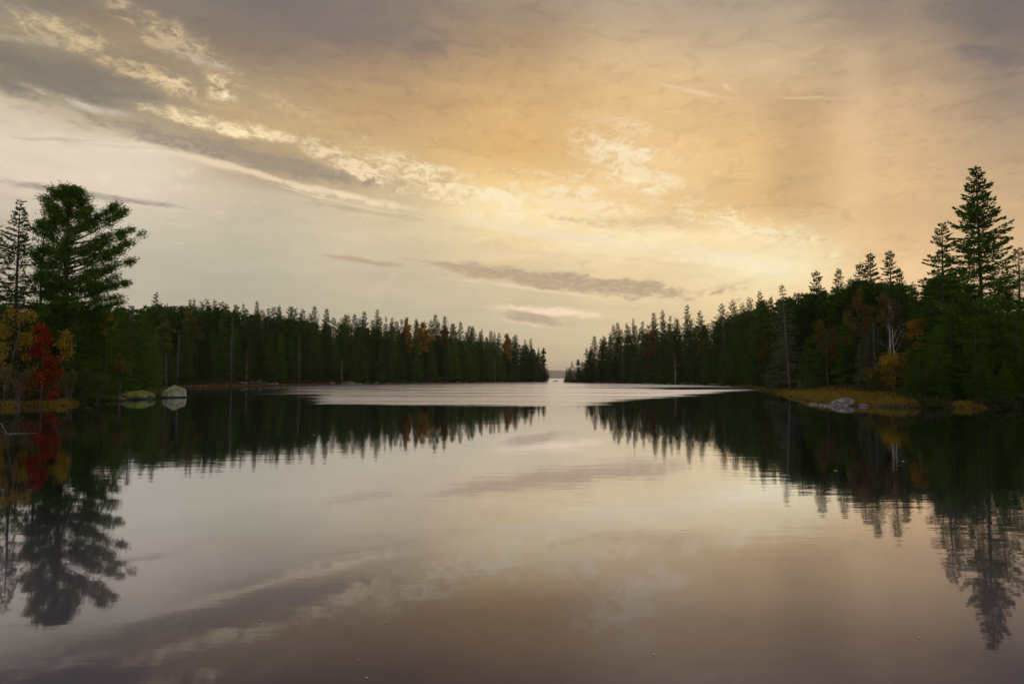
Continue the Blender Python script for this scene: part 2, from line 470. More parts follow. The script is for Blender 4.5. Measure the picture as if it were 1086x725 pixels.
def water_material():
    m, N = new_mat('still_water')
    P = N.node('ShaderNodeNewGeometry').outputs['Position']
    sx = N.node('ShaderNodeSeparateXYZ', {0: P})
    X, Y = sx.outputs[0], sx.outputs[1]
    # where the breeze touches the water (metres on the water plane)
    yb = N.m('ADD', 56.0, N.m('MULTIPLY', N.m('MAXIMUM', N.m('SUBTRACT', X, 5.0), 0.0), 1.75))
    yb = N.m('ADD', yb, N.m('MULTIPLY', N.m('MAXIMUM', N.m('SUBTRACT', -17.0, X), 0.0), 2.9))
    wn = N.noise(N.mapping(P, scale=(.035, .09, 1)), 1.0, 4, .6)
    yb = N.m('ADD', yb, N.m('MULTIPLY', N.m('SUBTRACT', wn, .5), 22.0))
    stk = N.noise(N.mapping(P, loc=(2, 5, 0), scale=(.022, .17, 1)), 1.0, 3, .6)
    wind = N.smooth(N.m('ADD', N.m('SUBTRACT', Y, yb), N.m('MULTIPLY', N.m('SUBTRACT', stk, .5), N.m('ADD', 22.0, N.smooth(X, -17, -30, 0, 150)))), -3.0, 9.0)
    stk2 = N.noise(N.mapping(P, loc=(9, 1, 0), scale=(.02, .11, 1)), 1.0, 4, .65)
    wind = N.m('MULTIPLY', wind, N.smooth(stk2, .30, .68, .38, 1.0))
    st = N.noise(N.mapping(P, loc=(4, 9, 0), scale=(.012, .06, 1)), 1.0, 5, .6, .3)
    calm = N.smooth(st, .36, .43)
    # slick lanes of calm water inside the breeze
    wind = N.m('MULTIPLY', wind, N.m('ADD', .25, N.m('MULTIPLY', calm, .75)))
    spit = N.m('MULTIPLY', N.smooth(N.m('ABSOLUTE', N.m('SUBTRACT', Y, N.m('ADD', 141.0, N.m('MULTIPLY', X, .25)))), 16.0, 8.0), N.smooth(X, 26, 38))
    wind = N.m('MULTIPLY', wind, N.m('SUBTRACT', 1.0, spit))
    # normals: slow swell of tiny slopes, plus breeze ripples
    n1 = N.noise(N.mapping(P, scale=(.32, 1.1, 1)), 1.9, 3, .55)
    cat = N.noise(N.mapping(P, loc=(3, 3, 0), scale=(.05, .09, 1)), 1.0, 3, .5)
    amp = N.smooth(cat, .38, .68, .5, 2.6)
    n2 = N.noise(N.mapping(P, scale=(.8, 1.0, 1)), .28, 2, .5)
    h = N.m('ADD', N.m('MULTIPLY', N.m('MULTIPLY', n1, amp), .0013), N.m('MULTIPLY', n2, .0034))
    n3 = N.noise(N.mapping(P, scale=(.45, 1.0, 1)), 2.2, 3, .6)
    h = N.m('ADD', h, N.m('MULTIPLY', N.m('MULTIPLY', n3, wind), .07))
    b = N.node('ShaderNodeBump', {'Strength': 1.0, 'Distance': 1.0, 'Height': h})
    rough = N.m('ADD', .025, N.m('MULTIPLY', wind, .27))
    geo = N.node('ShaderNodeNewGeometry')
    cosi = N.m('ABSOLUTE', N.v('DOT_PRODUCT', geo.outputs['Incoming'], geo.outputs['True Normal']))
    curve = [(0, .98), (.04, .97), (.108, .95), (.16, .82), (.215, .58), (.31, .25), (.41, .115), (.6, .07), (1, .05)]
    fr = N.ramp(cosi, [(a, (b, b, b)) for a, b in curve])
    # wind-roughened water turns many small facets to the eye
    fac = N.m('MULTIPLY', fr, N.m('SUBTRACT', 1.0, N.m('MULTIPLY', wind, .26)), clamp=True)
    gl = N.node('ShaderNodeBsdfGlossy', {'Color': (.875, .895, 1.0, 1), 'Roughness': rough, 'Normal': b.outputs[0]})
    body = N.node('ShaderNodeBsdfDiffuse', {'Color': (.018, .012, .038, 1)})
    # seen steeply, the surface shows its fine capillary ripples
    gl2 = N.node('ShaderNodeBsdfGlossy', {'Color': (.85, .87, 1.0, 1), 'Roughness': .25, 'Normal': b.outputs[0]})
    glm = N.node('ShaderNodeMixShader', {0: N.smooth(cosi, .12, .28, 0.0, .30), 1: gl.outputs[0], 2: gl2.outputs[0]})
    mx = N.node('ShaderNodeMixShader', {0: fac, 1: body.outputs[0], 2: glm.outputs[0]})
    N.node('ShaderNodeOutputMaterial', {'Surface': mx.outputs[0]})
    return m


def simple(name, c, r=.9):
    m, N = new_mat(name)
    P = N.node('ShaderNodeNewGeometry').outputs['Position']
    n = N.noise(P, .01, 6, .6)
    cc = N.mix(n, tuple(v * .7 for v in c), tuple(v * 1.3 for v in c))
    p = N.node('ShaderNodeBsdfPrincipled', {'Base Color': cc, 'Roughness': r})
    N.node('ShaderNodeOutputMaterial', {'Surface': p.outputs[0]})
    return m


# ------------------------------------------------------------------ object helpers
def tag(o, label=None, cat=None, group=None, kind=None):
    if label:
        o['label'] = label
    if cat:
        o['category'] = cat
    if group:
        o['group'] = group
    if kind:
        o['kind'] = kind
    return o


def mesh_np(name, verts, faces, mat, smooth=False):
    """verts (n,3); faces (m,k) int array with k = 3 or 4"""
    verts = np.asarray(verts, np.float32)
    faces = np.asarray(faces, np.int32)
    me = bpy.data.meshes.new(name)
    n, k = faces.shape
    me.vertices.add(len(verts))
    me.vertices.foreach_set('co', verts.ravel())
    me.loops.add(n * k)
    me.loops.foreach_set('vertex_index', faces.ravel())
    me.polygons.add(n)
    me.polygons.foreach_set('loop_start', np.arange(0, n * k, k, dtype=np.int32))
    me.polygons.foreach_set('loop_total', np.full(n, k, np.int32))
    if smooth:
        me.polygons.foreach_set('use_smooth', np.ones(n, bool))
    me.materials.append(mat)
    me.update(calc_edges=True)
    return me


def link(name, me, parent=None, loc=(0, 0, 0)):
    o = bpy.data.objects.new(name, me)
    COL.objects.link(o)
    if parent:
        o.parent = parent
    o.location = loc
    return o


class Tubes:
    """tapered tubes along polylines, collected into one mesh"""

    def __init__(self):
        self.v, self.f, self.n = [], [], 0

    def add(self, pts, rad, sides=5):
        pts = np.asarray(pts, float)
        rad = np.asarray(rad, float)
        m = len(pts)
        d = np.gradient(pts, axis=0)
        d /= np.linalg.norm(d, axis=1)[:, None] + 1e-9
        ref = np.array([0, 0, 1.0]) if abs(d[0, 2]) < .8 else np.array([1.0, 0, 0])
        u = np.cross(d, ref)
        u /= np.linalg.norm(u, axis=1)[:, None] + 1e-9
        w = np.cross(d, u)
        a = np.arange(sides) * 2 * math.pi / sides
        ring = pts[:, None, :] + rad[:, None, None] * (np.cos(a)[None, :, None] * u[:, None, :] + np.sin(a)[None, :, None] * w[:, None, :])
        self.v.append(ring.reshape(-1, 3))
        i = np.arange(m - 1)[:, None] * sides
        j = np.arange(sides)[None, :]
        j2 = (j + 1) % sides
        q = np.stack([i + j, i + j2, i + sides + j2, i + sides + j], -1).reshape(-1, 4) + self.n
        self.f.append(q)
        self.n += m * sides

    def mesh(self, name, mat):
        return mesh_np(name, np.concatenate(self.v), np.concatenate(self.f), mat, True)


class Leaves:
    """small leaf or needle-spray blades, collected into one mesh"""

    def __init__(self, rng):
        self.v = []
        self.rng = rng

    def add(self, P, D, L, W):
        P = np.atleast_2d(P)
        n = len(P)
        D = D / (np.linalg.norm(D, axis=1)[:, None] + 1e-9)
        S = np.cross(D, self.rng.normal(size=(n, 3)))
        S /= np.linalg.norm(S, axis=1)[:, None] + 1e-9
        L = np.broadcast_to(L, (n,))[:, None]
        W = np.broadcast_to(W, (n,))[:, None]
        a = P
        b = P + D * L * .45 + S * W * .5
        c = P + D * L
        d = P + D * L * .45 - S * W * .5
        self.v.append(np.stack([a, b, c, d], 1).reshape(-1, 3))

    def mesh(self, name, mat):
        v = np.concatenate(self.v)
        return mesh_np(name, v, np.arange(len(v)).reshape(-1, 4), mat)


def spruce(seed, H=18.0, R=2.9, base=.08, power=.85, droop=.35, dens=17.0, sl=.42, sw=.13, step=.42, ragged=.25,
           el0=-18, el1=38, per=5, gap=0.0, needle='spruce', bark='bark', low_taper=.6, trunk_r=None, skip_low=0.0, lod=1.0, top_dens=1.0):
    """a spire-shaped conifer: trunk + limbs mesh, crown mesh"""
    rng = np.random.default_rng(seed)
    T = Tubes()
    Lf = Leaves(rng)
    tr = trunk_r or H * .011
    nz = 9
    wob = np.cumsum(rng.normal(0, .04, (nz, 2)), axis=0) * H / 18
    wob[0] = 0
    tz = np.linspace(0, H, nz)
    T.add(np.column_stack([wob[:, 0], wob[:, 1], tz]), tr * (1 - tz / H) ** .8 + .012, 6)
    z = base * H + .2
    ph = rng.uniform(0, 6.28)
    lopsided = rng.uniform(0, 6.28)
    while z < H - .25:
        t = (z - base * H) / (H * (1 - base))
        if rng.uniform() < gap * (1 - t * .5):
            z += step * rng.uniform(.6, 1.5)
            continue
        prof = R * (1 - t) ** (power * .85) * min(1, low_taper + 3.2 * t) + .12
        k = per if t < .8 else max(3, per - 1)
        whorl = rng.uniform(.82, 1.12)
        for b in range(k):
            ph += 6.283 / k + rng.normal(0, .35)
            L = prof * whorl * max(.2, rng.normal(1.0, ragged)) * (1 + .12 * math.cos(ph - lopsided))
            if rng.uniform() < .05:
                L *= .4
            L = min(L, prof * 1.28)
            el = math.radians(el0 + (el1 - el0) * t ** 1.3 + rng.normal(0, 7))
            zz = z + rng.uniform(-.5, .5) * step
            hx, hy = math.cos(ph), math.sin(ph)
            ax = np.array([hx * math.cos(el), hy * math.cos(el), math.sin(el)])
            sd = np.array([-hy, hx, 0])
            bx = np.interp(zz, tz, wob[:, 0])
            by = np.interp(zz, tz, wob[:, 1])
            o = np.array([bx, by, zz])
            up = droop * L * (1 - t)

            def pos(s):
                s = np.asarray(s)[:, None]
                return o + ax * L * s + np.array([0, 0, 1.0]) * up * (s ** 2.5 * .8 - s * .35)
            if L > .5:
                s3 = np.linspace(0, .92, 4)
                T.add(pos(s3), (.012 + .011 * L) * (1 - s3) * .8 + .006, 3)
            n = int(dens * L * lod * (top_dens if t > .6 else 1) * (1.0 + .3 * (1 - t))) + 9
            s = 1 - rng.uniform(0, 1, n) ** 1.25 * .88
            s = s[s > skip_low * (1 - t)]
            n = len(s)
            if n == 0:
                continue
            wd = .34 * L * (1.02 - s) + .07
            u = rng.uniform(-1, 1, n)
            P = pos(s) + sd * (u * wd)[:, None]
            P[:, 2] -= np.abs(rng.normal(0, .05 + .05 * (1 - t), n)) + np.abs(u) * wd * .15
            D = ax[None, :] * rng.uniform(.4, 1.1, n)[:, None] + sd[None, :] * (np.sign(u) * rng.uniform(.2, 1.0, n))[:, None]
            D[:, 2] += rng.normal(-.12 if t < .7 else .15, .28, n)
            Lf.add(P, D, sl * (1 - .4 * t) * rng.uniform(.6, 1.25, n), sw * (1 - .3 * t) * rng.uniform(.7, 1.3, n))
        z += step * rng.uniform(.75, 1.25) * (1 if t < .7 else .85)
    # leader
    P = np.column_stack([np.full(14, wob[-1, 0]), np.full(14, wob[-1, 1]), np.linspace(H - .8, H - .1, 14)])
    D = rng.normal(0, .6, (14, 3))
    D[:, 2] = 1.2
    Lf.add(P, D, sl * .6, sw * .5)
    return T.mesh('trunk', M[bark]), Lf.mesh('crown', M[needle])


def white_pine(seed, H, right, left, base=.18, dens=1.0):
    """broad pine with long plumed limbs; right/left: [(height fraction, reach)]"""
    rng = np.random.default_rng(seed)
    T = Tubes()
    Lf = Leaves(rng)
    nz = 12
    wob = np.cumsum(rng.normal(0, .07, (nz, 2)), axis=0)
    wob[0] = 0
    tz = np.linspace(0, H, nz)
    T.add(np.column_stack([wob[:, 0], wob[:, 1], tz]), .34 * (1 - tz / H) ** .75 + .02, 8)
    ra = np.array(right)
    la = np.array(left)
    z = base * H
    ph = 0.3
    while z < H - .3:
        f = z / H
        k = 6
        whorl = rng.uniform(.84, 1.12)
        for b in range(k):
            ph += 6.283 / k + rng.normal(0, .3)
            c = math.cos(ph)
            rr = np.interp(f, ra[:, 0], ra[:, 1])
            ll = np.interp(f, la[:, 0], la[:, 1])
            reach = (rr * (c + 1) / 2 + ll * (1 - c) / 2)
            L = reach * whorl * rng.uniform(.72, 1.10)
            zz = z + rng.uniform(-.35, .35)
            bx, by = np.interp(zz, tz, wob[:, 0]), np.interp(zz, tz, wob[:, 1])
            el = math.radians(11 + 32 * max(0, f - .55) * 2 + rng.normal(0, 6))
            o = np.array([bx, by, zz])
            hd = np.array([math.cos(ph), math.sin(ph), 0])
            sd = np.array([-hd[1], hd[0], 0])
            curve = rng.uniform(.08, .24) * L

            def pos(s):
                s = np.atleast_1d(s)[:, None]
                return o + hd * L * s * math.cos(el) + np.array([0, 0, 1.0]) * (L * s * math.sin(el) + curve * s ** 2 - .04 * L * s)
            s5 = np.linspace(0, .95, 5)
            T.add(pos(s5), (.02 + .014 * L) * (1 - s5 * .85), 4)
            # side branchlets each ending in a plume
            nb = int(3 + L * 2.6)
            for q in range(nb):
                s = 1 - rng.uniform(0, 1) ** 1.15 * .68
                side = rng.uniform(-1, 1)
                wl = side * (.12 + .36 * L * (1.05 - s))
                st = pos(s)[0]
                en = st + sd * wl + hd * rng.uniform(.1, .5) + np.array([0, 0, rng.uniform(0, .22)])
                if abs(wl) > .3:
                    T.add([st, (st + en) / 2, en], [.016, .012, .006], 3)
                n = int(58 * dens * rng.uniform(.6, 1.2))
                P = st + (en - st) * rng.uniform(.35, 1.1, n)[:, None] + rng.normal(0, 1, (n, 3)) * np.array([.19, .19, .19])
                D = rng.normal(0, .75, (n, 3)) + (hd * .7)
                D[:, 2] = np.abs(D[:, 2]) * .8 + .15
                Lf.add(P, D, rng.uniform(.18, .36, n), rng.uniform(.05, .09, n))
        z += rng.uniform(.48, .80)
    n = 260
    P = np.column_stack([rng.normal(wob[-1, 0], .25, n), rng.normal(wob[-1, 1], .25, n), H - .2 - np.abs(rng.normal(0, .5, n))])
    D = rng.normal(0, .6, (n, 3))
    D[:, 2] = 1
    Lf.add(P, D, rng.uniform(.2, .35, n), .07)
    return T.mesh('trunk', M['bark']), Lf.mesh('crown', M['pine'])


def broadleaf(seed, H, R, leaves=2600, base=.25, leaf='yellow', bark='bark', ls=.20, lw=.14, limbs=9, stems=1, cone=False, clump=.55, top_only=0.0, tr=.09, lean=.1):
    """open broad-leaved tree or bush built of stems, limbs, twigs and leaf clumps"""
    rng = np.random.default_rng(seed)
    T = Tubes()
    Lf = Leaves(rng)
    ends = []
    for s_ in range(stems):
        a = rng.uniform(0, 6.28)
        lx, ly = (math.cos(a) * R * .45, math.sin(a) * R * .45) if stems > 1 else (rng.normal(0, lean), rng.normal(0, lean))
        hh = H * rng.uniform(.82, .97) if stems > 1 else H * .95
        tt = np.linspace(0, 1, 8)
        off = np.array([rng.normal(0, .15), rng.normal(0, .15)]) if stems > 1 else np.zeros(2)
        ctr = np.column_stack([off[0] + lx * tt ** 1.3 + rng.normal(0, .03, 8) * H / 8, off[1] + ly * tt ** 1.3 + rng.normal(0, .03, 8) * H / 8, hh * tt])
        T.add(ctr, tr * (1 - tt) ** .8 + .012, 6)
        for b in range(limbs):
            f = base + (1 - base) * (b + rng.uniform(0, 1)) / limbs * .95
            p0 = np.array([np.interp(f, tt, ctr[:, i]) for i in range(3)])
            ang = rng.uniform(0, 6.28)
            if cone:
                L = R * (1 - f) ** .8 * rng.uniform(.75, 1.1) + .15
                el = math.radians(rng.uniform(0, 25))
            else:
                L = R * math.sin(min(1, .25 + (1 - f)) * math.pi * .62) * rng.uniform(.6, 1.1)
                el = math.radians(rng.uniform(25, 60))
            d = np.array([math.cos(ang) * math.cos(el), math.sin(ang) * math.cos(el), math.sin(el)])
            s = np.linspace(0, 1, 5)[:, None]
            br = p0 + d * L * s + np.array([0, 0, .12 * L]) * s ** 2 + np.cumsum(rng.normal(0, .035 * L, (5, 3)), axis=0) * s
            T.add(br, tr * .45 * (1 - f * .6) * (1 - s[:, 0] * .85) + .004, 4)
            for q in range(6):
                sq = rng.uniform(.35, 1)
                st = np.array([np.interp(sq, s[:, 0], br[:, i]) for i in range(3)])
                dd = d * .5 + rng.normal(0, .5, 3)
                dd /= np.linalg.norm(dd)
                en = st + dd * rng.uniform(.3, .6) * (.35 + L * .3)
                T.add([st, (st + en) / 2 + rng.normal(0, .02, 3), en], [.012, .008, .004], 3)
                if f > top_only:
                    ends.append((st, en))
    n = leaves // max(1, len(ends))
    for st, en in ends:
        m = max(3, int(n * rng.uniform(.3, 1.7)))
        P = st + (en - st) * rng.uniform(.2, 1.15, m)[:, None] + rng.normal(0, 1, (m, 3)) * clump * np.array([.42, .42, .25])
        D = rng.normal(0, 1, (m, 3))
        D[:, 2] -= .3
        Lf.add(P, D, ls * rng.uniform(.6, 1.3, m), lw * rng.uniform(.6, 1.3, m))
    return T.mesh('trunk', M[bark]), Lf.mesh('crown', M[leaf])


def dead_conifer(seed, H, R, low_sweep=1.0, bark='greybark', lichen=.5, tr=None, from_f=.12):
    """standing bare conifer: trunk, drooping bare boughs, a little lichen"""
    rng = np.random.default_rng(seed)
    T = Tubes()
    B = Tubes()
    Lf = Leaves(rng)
    tz = np.linspace(0, H, 8)
    wob = np.cumsum(rng.normal(0, .05, (8, 2)), axis=0)
    wob[0] = 0
    T.add(np.column_stack([wob, tz]), (tr or .12) * (1 - tz / H) ** .7 + .015, 6)
    z = H * from_f
    ph = 0
    while z < H - .15:
        t = z / H
        for b in range(4):
            ph += 1.57 + rng.normal(0, .4)
            L = (R * (1 - t) ** .8 * rng.uniform(.5, 1.15) + .15)
            s = np.linspace(0, 1, 5)[:, None]
            hd = np.array([math.cos(ph), math.sin(ph), 0])
            sd = np.array([-hd[1], hd[0], 0])
            o = np.array([np.interp(z, tz, wob[:, 0]), np.interp(z, tz, wob[:, 1]), z])
            br = o + hd * L * s + np.array([0, 0, 1]) * L * (-.45 * s + .3 * s ** 2) * low_sweep * (1 - t)
            B.add(br, (.008 + .010 * L) * (1 - s[:, 0] * .8), 3)
            for q in range(int(4 + L * 5)):
                sq = rng.uniform(.25, 1)
                st = np.array([np.interp(sq, s[:, 0], br[:, i]) for i in range(3)])
                en = st + sd * rng.choice([-1, 1]) * rng.uniform(.15, .4) * (L * .5 + .3) + hd * .2 + np.array([0, 0, -rng.uniform(.0, .22)])
                B.add([st, en], [.009, .004], 3)
                m = int(5 * lichen * 2)
                if m:
                    P = st + (en - st) * rng.uniform(0, 1, m)[:, None]
                    D = rng.normal(0, .6, (m, 3))
                    D[:, 2] -= .4
                    Lf.add(P, D, rng.uniform(.10, .26, m), .05)
        z += rng.uniform(.25, .5)
    me_l = Lf.mesh('lichen', M['dull']) if Lf.v else None
    return T.mesh('trunk', M[bark]), B.mesh('boughs', M[bark]), me_l


# ------------------------------------------------------------------ the land
# shoreline of the two wooded shores, metres (x to the right, y away from the camera)
LEFT = [(-75, 38), (-60, 46), (-47, 50), (-39.4, 52.5), (-36.6, 56), (-38.6, 62), (-40.3, 68), (-42, 74), (-46.5, 85), (-55, 105), (-66, 128), (-77, 140), (-80, 152),
        (-77, 172), (-74, 195), (-71, 212), (-68, 226), (-60, 244), (-50, 268), (-39, 300), (-20, 345), (0, 388), (14, 402), (21, 410),
        (20, 422), (5, 440), (-60, 480), (-250, 560), (-600, 620), (-900, 620), (-900, 38)]
RIGHT = [(75, 38), (58, 46), (46, 50), (39, 52), (33.7, 52), (30, 52.8), (27.2, 57), (28.5, 66), (33, 80), (37.5, 95), (43, 112), (50, 140), (58, 170),
         (63, 200), (63, 233), (59, 268), (48, 318), (34, 350), (27.5, 362), (28.5, 374), (45, 400), (120, 450), (300, 520), (600, 580), (900, 600), (900, 38)]


def sdist(px, py, poly):
    """signed distance, positive inside"""
    px = np.asarray(px, float)
    py = np.asarray(py, float)
    P = np.array(poly, float)
    Q = np.roll(P, -1, axis=0)
    best = np.full(px.shape, 1e9)
    ins = np.zeros(px.shape, bool)
    for (x1, y1), (x2, y2) in zip(P, Q):
        dx, dy = x2 - x1, y2 - y1
        t = np.clip(((px - x1) * dx + (py - y1) * dy) / (dx * dx + dy * dy), 0, 1)
        best = np.minimum(best, (px - x1 - t * dx) ** 2 + (py - y1 - t * dy) ** 2)
        c = ((y1 > py) != (y2 > py))
        if dy != 0:
            c &= px < (dx * (py - y1) / dy + x1)
        ins ^= c
    d = np.sqrt(best)
    return np.where(ins, d, -d)


def height(px, py):
    dl = sdist(px, py, LEFT)
    dr = sdist(px, py, RIGHT)
    wig = .7 * np.sin(px * .61 + py * .23) * np.cos(py * .47 - px * .13) + .35 * np.sin(px * 1.7 + 1.3 * np.cos(py * .9))
    d = np.maximum(dl, dr) + wig * .6
    land = np.maximum(d, 0)
    rise = np.where(dl > dr, 8.5, 7.0)
    # the low grassy point on the near right shore stays flat
    flat = np.exp(-(((px - 35) / 12) ** 2 + ((py - 72) / 24) ** 2))
    h = np.minimum(land * .5, .26) + np.minimum(land * .03, .2) + rise * (1 - np.exp(-np.maximum(land - 3, 0) / 55.0)) * (1 - .93 * flat)
    h = h + np.where(land > 1, .25 * np.sin(px * .31) * np.cos(py * .27) * np.minimum(1, land / 8) * (1 - flat), 0)
    return np.where(d < 0, np.maximum(d * .3, -1.6), h)


def gz(x, y):
    return float(height(np.array([x]), np.array([y]))[0])


def build_ground():
    xs = np.concatenate([[-20000, -3000, -1400], np.arange(-900, -170, 12), np.arange(-170, 130, 1.6), np.arange(130, 901, 12), [1400, 3000, 20000]])
    ys = np.concatenate([[-20000, -3000, -400, -60, 0, 20], np.arange(32, 130, 1.6), np.arange(130, 470, 2.5), np.arange(470, 700, 10), [1000, 3000, 22000]])
    XX, YY = np.meshgrid(xs, ys)
    Z = height(XX, YY)
    Z[(np.abs(XX) > 899) | (YY > 690) | (YY < 33)] = -1.6
    v = np.column_stack([XX.ravel(), YY.ravel(), Z.ravel()])
    ny, nx = XX.shape
    i = np.arange(ny - 1)[:, None] * nx + np.arange(nx - 1)[None, :]
    f = np.stack([i, i + 1, i + 1 + nx, i + nx], -1).reshape(-1, 4)
    tag(link('ground', mesh_np('ground', v, f, ground_material(), True)), kind='structure')


build_ground()

wx = 20000
tag(link('water', mesh_np('water', [(-wx, -wx, 0), (wx, -wx, 0), (wx, wx + 2000, 0), (-wx, wx + 2000, 0)], [(0, 1, 2, 3)], water_material())), kind='structure')


def hills():
    """a low headland far out at sea"""
    rng = np.random.default_rng(5)
    n = 120
    xs = np.linspace(-5200, 6500, n)
    D = 12000
    prof = 95 + 30 * np.sin(xs / 1500 + 1) + 14 * np.sin(xs / 420) + rng.normal(0, 3, n)
    prof *= np.clip((6500 - np.abs(xs - 600)) / 1500, 0.02, 1)
    rows = []
    for k, (dy, f) in enumerate([(-900, -.05), (-700, .45), (-350, .85), (0, 1.0), (500, .7), (1200, -.05)]):
        rows.append(np.column_stack([xs, np.full(n, D + dy) + 60 * np.sin(xs / 300 + k), prof * f]))
    v = np.concatenate(rows)
    i = np.arange(5)[:, None] * n + np.arange(n - 1)[None, :]
    f = np.stack([i, i + 1, i + 1 + n, i + n], -1).reshape(-1, 4)
    tag(link('hills', mesh_np('hills', v, f, simple('far_woods', (.05, .055, .05)), True)), kind='structure')


hills()


# ------------------------------------------------------------------ tree library
LIB = {}


def lib(key, meshes):
    LIB[key] = meshes


lib('sA', spruce(11, 18, 2.9, .06))
lib('sB', spruce(12, 18, 2.5, .10, 1.0, ragged=.32, gap=.08))
lib('sC', spruce(13, 18, 3.2, .05, .75, ragged=.22))
lib('sD', spruce(14, 18, 2.2, .22, .9, ragged=.4, gap=.18, dens=9))
lib('sE', spruce(15, 18, 2.7, .12, .65, ragged=.35, gap=.1))
lib('fA', spruce(21, 15, 2.7, .05, .95, droop=.15, el0=-4, el1=42, needle='fir', per=6, step=.4, ragged=.15))
lib('fB', spruce(22, 15, 2.3, .08, 1.05, droop=.15, el0=-6, el1=40, needle='fir', per=6, step=.4, ragged=.2))
lib('dA', spruce(31, 16, 2.2, .15, .9, gap=.35, dens=6, ragged=.45, needle='dull', bark='greybark'))
lib('tA', spruce(41, 18, 1.9, .35, .8, ragged=.4, gap=.1, dens=24, sl=.44, sw=.15, el0=-10, el1=30))
lib('tB', spruce(42, 18, 1.7, .3, .7, ragged=.45, gap=.2, dens=24, sl=.44, sw=.15, el0=0, el1=30))


BASEH = {'sA': 18, 'sB': 18, 'sC': 18, 'sD': 18, 'sE': 18, 'fA': 15, 'fB': 15, 'dA': 16, 'tA': 18, 'tB': 18}
PN = ('trunk', 'crown')


def place(name, parts, loc, sc, rz, label, cat, group=None, names=PN, lean=(0, 0)):
    r = bpy.data.objects.new(name, None)
    r.empty_display_size = .5
    COL.objects.link(r)
    r.location = loc
    r.scale = sc
    r.rotation_euler = (lean[0], lean[1], rz)
    for nm, me in zip(names, parts):
        if me is not None:
            link(nm, me, r)
    tag(r, label, cat, group)
    return r


RND = random.Random(77)
ORD = ['first', 'second', 'third', 'fourth', 'fifth', 'sixth', 'seventh', 'eighth', 'ninth', 'tenth', 'eleventh', 'twelfth', 'thirteenth', 'fourteenth',
       'fifteenth', 'sixteenth', 'seventeenth', 'eighteenth', 'nineteenth', 'twentieth', 'twenty-first', 'twenty-second', 'twenty-third', 'twenty-fourth',
       'twenty-fifth', 'twenty-sixth', 'twenty-seventh', 'twenty-eighth', 'twenty-ninth', 'thirtieth', 'thirty-first', 'thirty-second', 'thirty-third',
       'thirty-fourth', 'thirty-fifth', 'thirty-sixth', 'thirty-seventh', 'thirty-eighth', 'thirty-ninth', 'fortieth', 'forty-first', 'forty-second']

LSH = [(150, 150), (165, 152), (190, 168), (230, 190), (270, 208), (300, 214), (330, 236), (380, 252), (450, 306), (500, 345), (540, 386), (565, 402), (582, 411)]
RSH = [(597, 364), (610, 350), (650, 322), (700, 272), (740, 235), (775, 195), (800, 160), (815, 128), (830, 108), (860, 95), (900, 85), (960, 78), (1000, 62), (1086, 55), (1200, 50)]


def dsh(x):
    tb = LSH if x < 590 else RSH
    return float(np.interp(x, [p[0] for p in tb], [p[1] for p in tb]))


SKY_L = [(100, 324), (150, 322), (165, 320), (200, 321), (230, 319), (270, 323), (330, 327), (355, 334), (380, 335), (410, 336), (440, 338), (470, 340), (490, 343),
         (510, 347), (530, 353), (545, 357), (560, 362), (570, 369), (577, 380), (582, 396)]
SKY_R = [(597, 396), (602, 388), (608, 382), (620, 374), (630, 360), (650, 351), (672, 342), (700, 336), (730, 336), (752, 342), (764, 331), (790, 322), (805, 316),
         (831, 312), (850, 309), (870, 304), (890, 300), (905, 296), (925, 292), (950, 294), (970, 300), (990, 292), (1010, 280), (1040, 262), (1086, 272), (1200, 270)]


def sky_y(x):
    tb = SKY_L if x < 590 else SKY_R
    return float(np.interp(x, [p[0] for p in tb], [p[1] for p in tb]))


def tree_at(x, ytop, d, key, name, label, cat, group=None, fat=1.0, rz=None, lean=None):
    """stand a library tree on the ground along sight line x at distance d, its tip reaching ytop"""
    r = ray(x, ytop)
    gx, gy = r.x * d, d
    top = EYE + r.z * d
    g = gz(gx, gy) - .1
    g = max(g, -.05)
    h = max(3.0, top - g)
    s = h / BASEH[key]
    f = fat * (s ** .45 if s < 1 else 1) * 1.0
    sx = min(1.3, s ** .5) if s < 1 else s ** .8 * fat
    return place(name, LIB[key], (gx, gy, g), (sx * fat if s < 1 else sx, sx * fat if s < 1 else sx, s), RND.uniform(0, 6.28) if rz is None else rz, label, cat, group,
                 lean=lean or (RND.gauss(0, .012), RND.gauss(0, .012)))


# ---- pointed trees that stand out of the far left skyline
TIPS_L = [(164, 309), (176, 321), (200, 318), (207, 316), (219, 317), (228, 317), (238, 321), (250, 320), (257, 321), (272, 319), (284, 322), (296, 323), (309, 325), (319, 328),
          (332, 324), (346, 327), (359, 337), (367, 333), (375, 333), (386, 330), (400, 327), (409, 336), (416, 333), (426, 339), (440, 337), (461, 333), (471, 335),
          (488, 341), (501, 344), (512, 349), (525, 352), (539, 353), (546, 355), (557, 360), (564, 358), (571, 368), (577, 376), (580.5, 388)]
for i, (x, y) in enumerate(TIPS_L):
    big = x in (164, 332, 346, 386, 400, 461, 471, 488, 564)
    d = dsh(x) + (RND.uniform(16, 42) if x < 540 else RND.uniform(3, 9))
    key = RND.choice(['sA', 'sB', 'sB', 'sD', 'sE']) if not big else RND.choice(['sA', 'sB'])
    if i % 3 == 1 and not big:
        y += RND.uniform(1, 5)
        key = RND.choice(['sC', 'sE', 'sD'])
    tree_at(x, y, d, key, 'spruce_tree', f'{ORD[i]} pointed dark spruce tip along the far left skyline, counted from the cove', 'spruce tree',
            'spruces whose tips stand out of the far left skyline', fat=1.15 if big else RND.uniform(.75, 1.5))

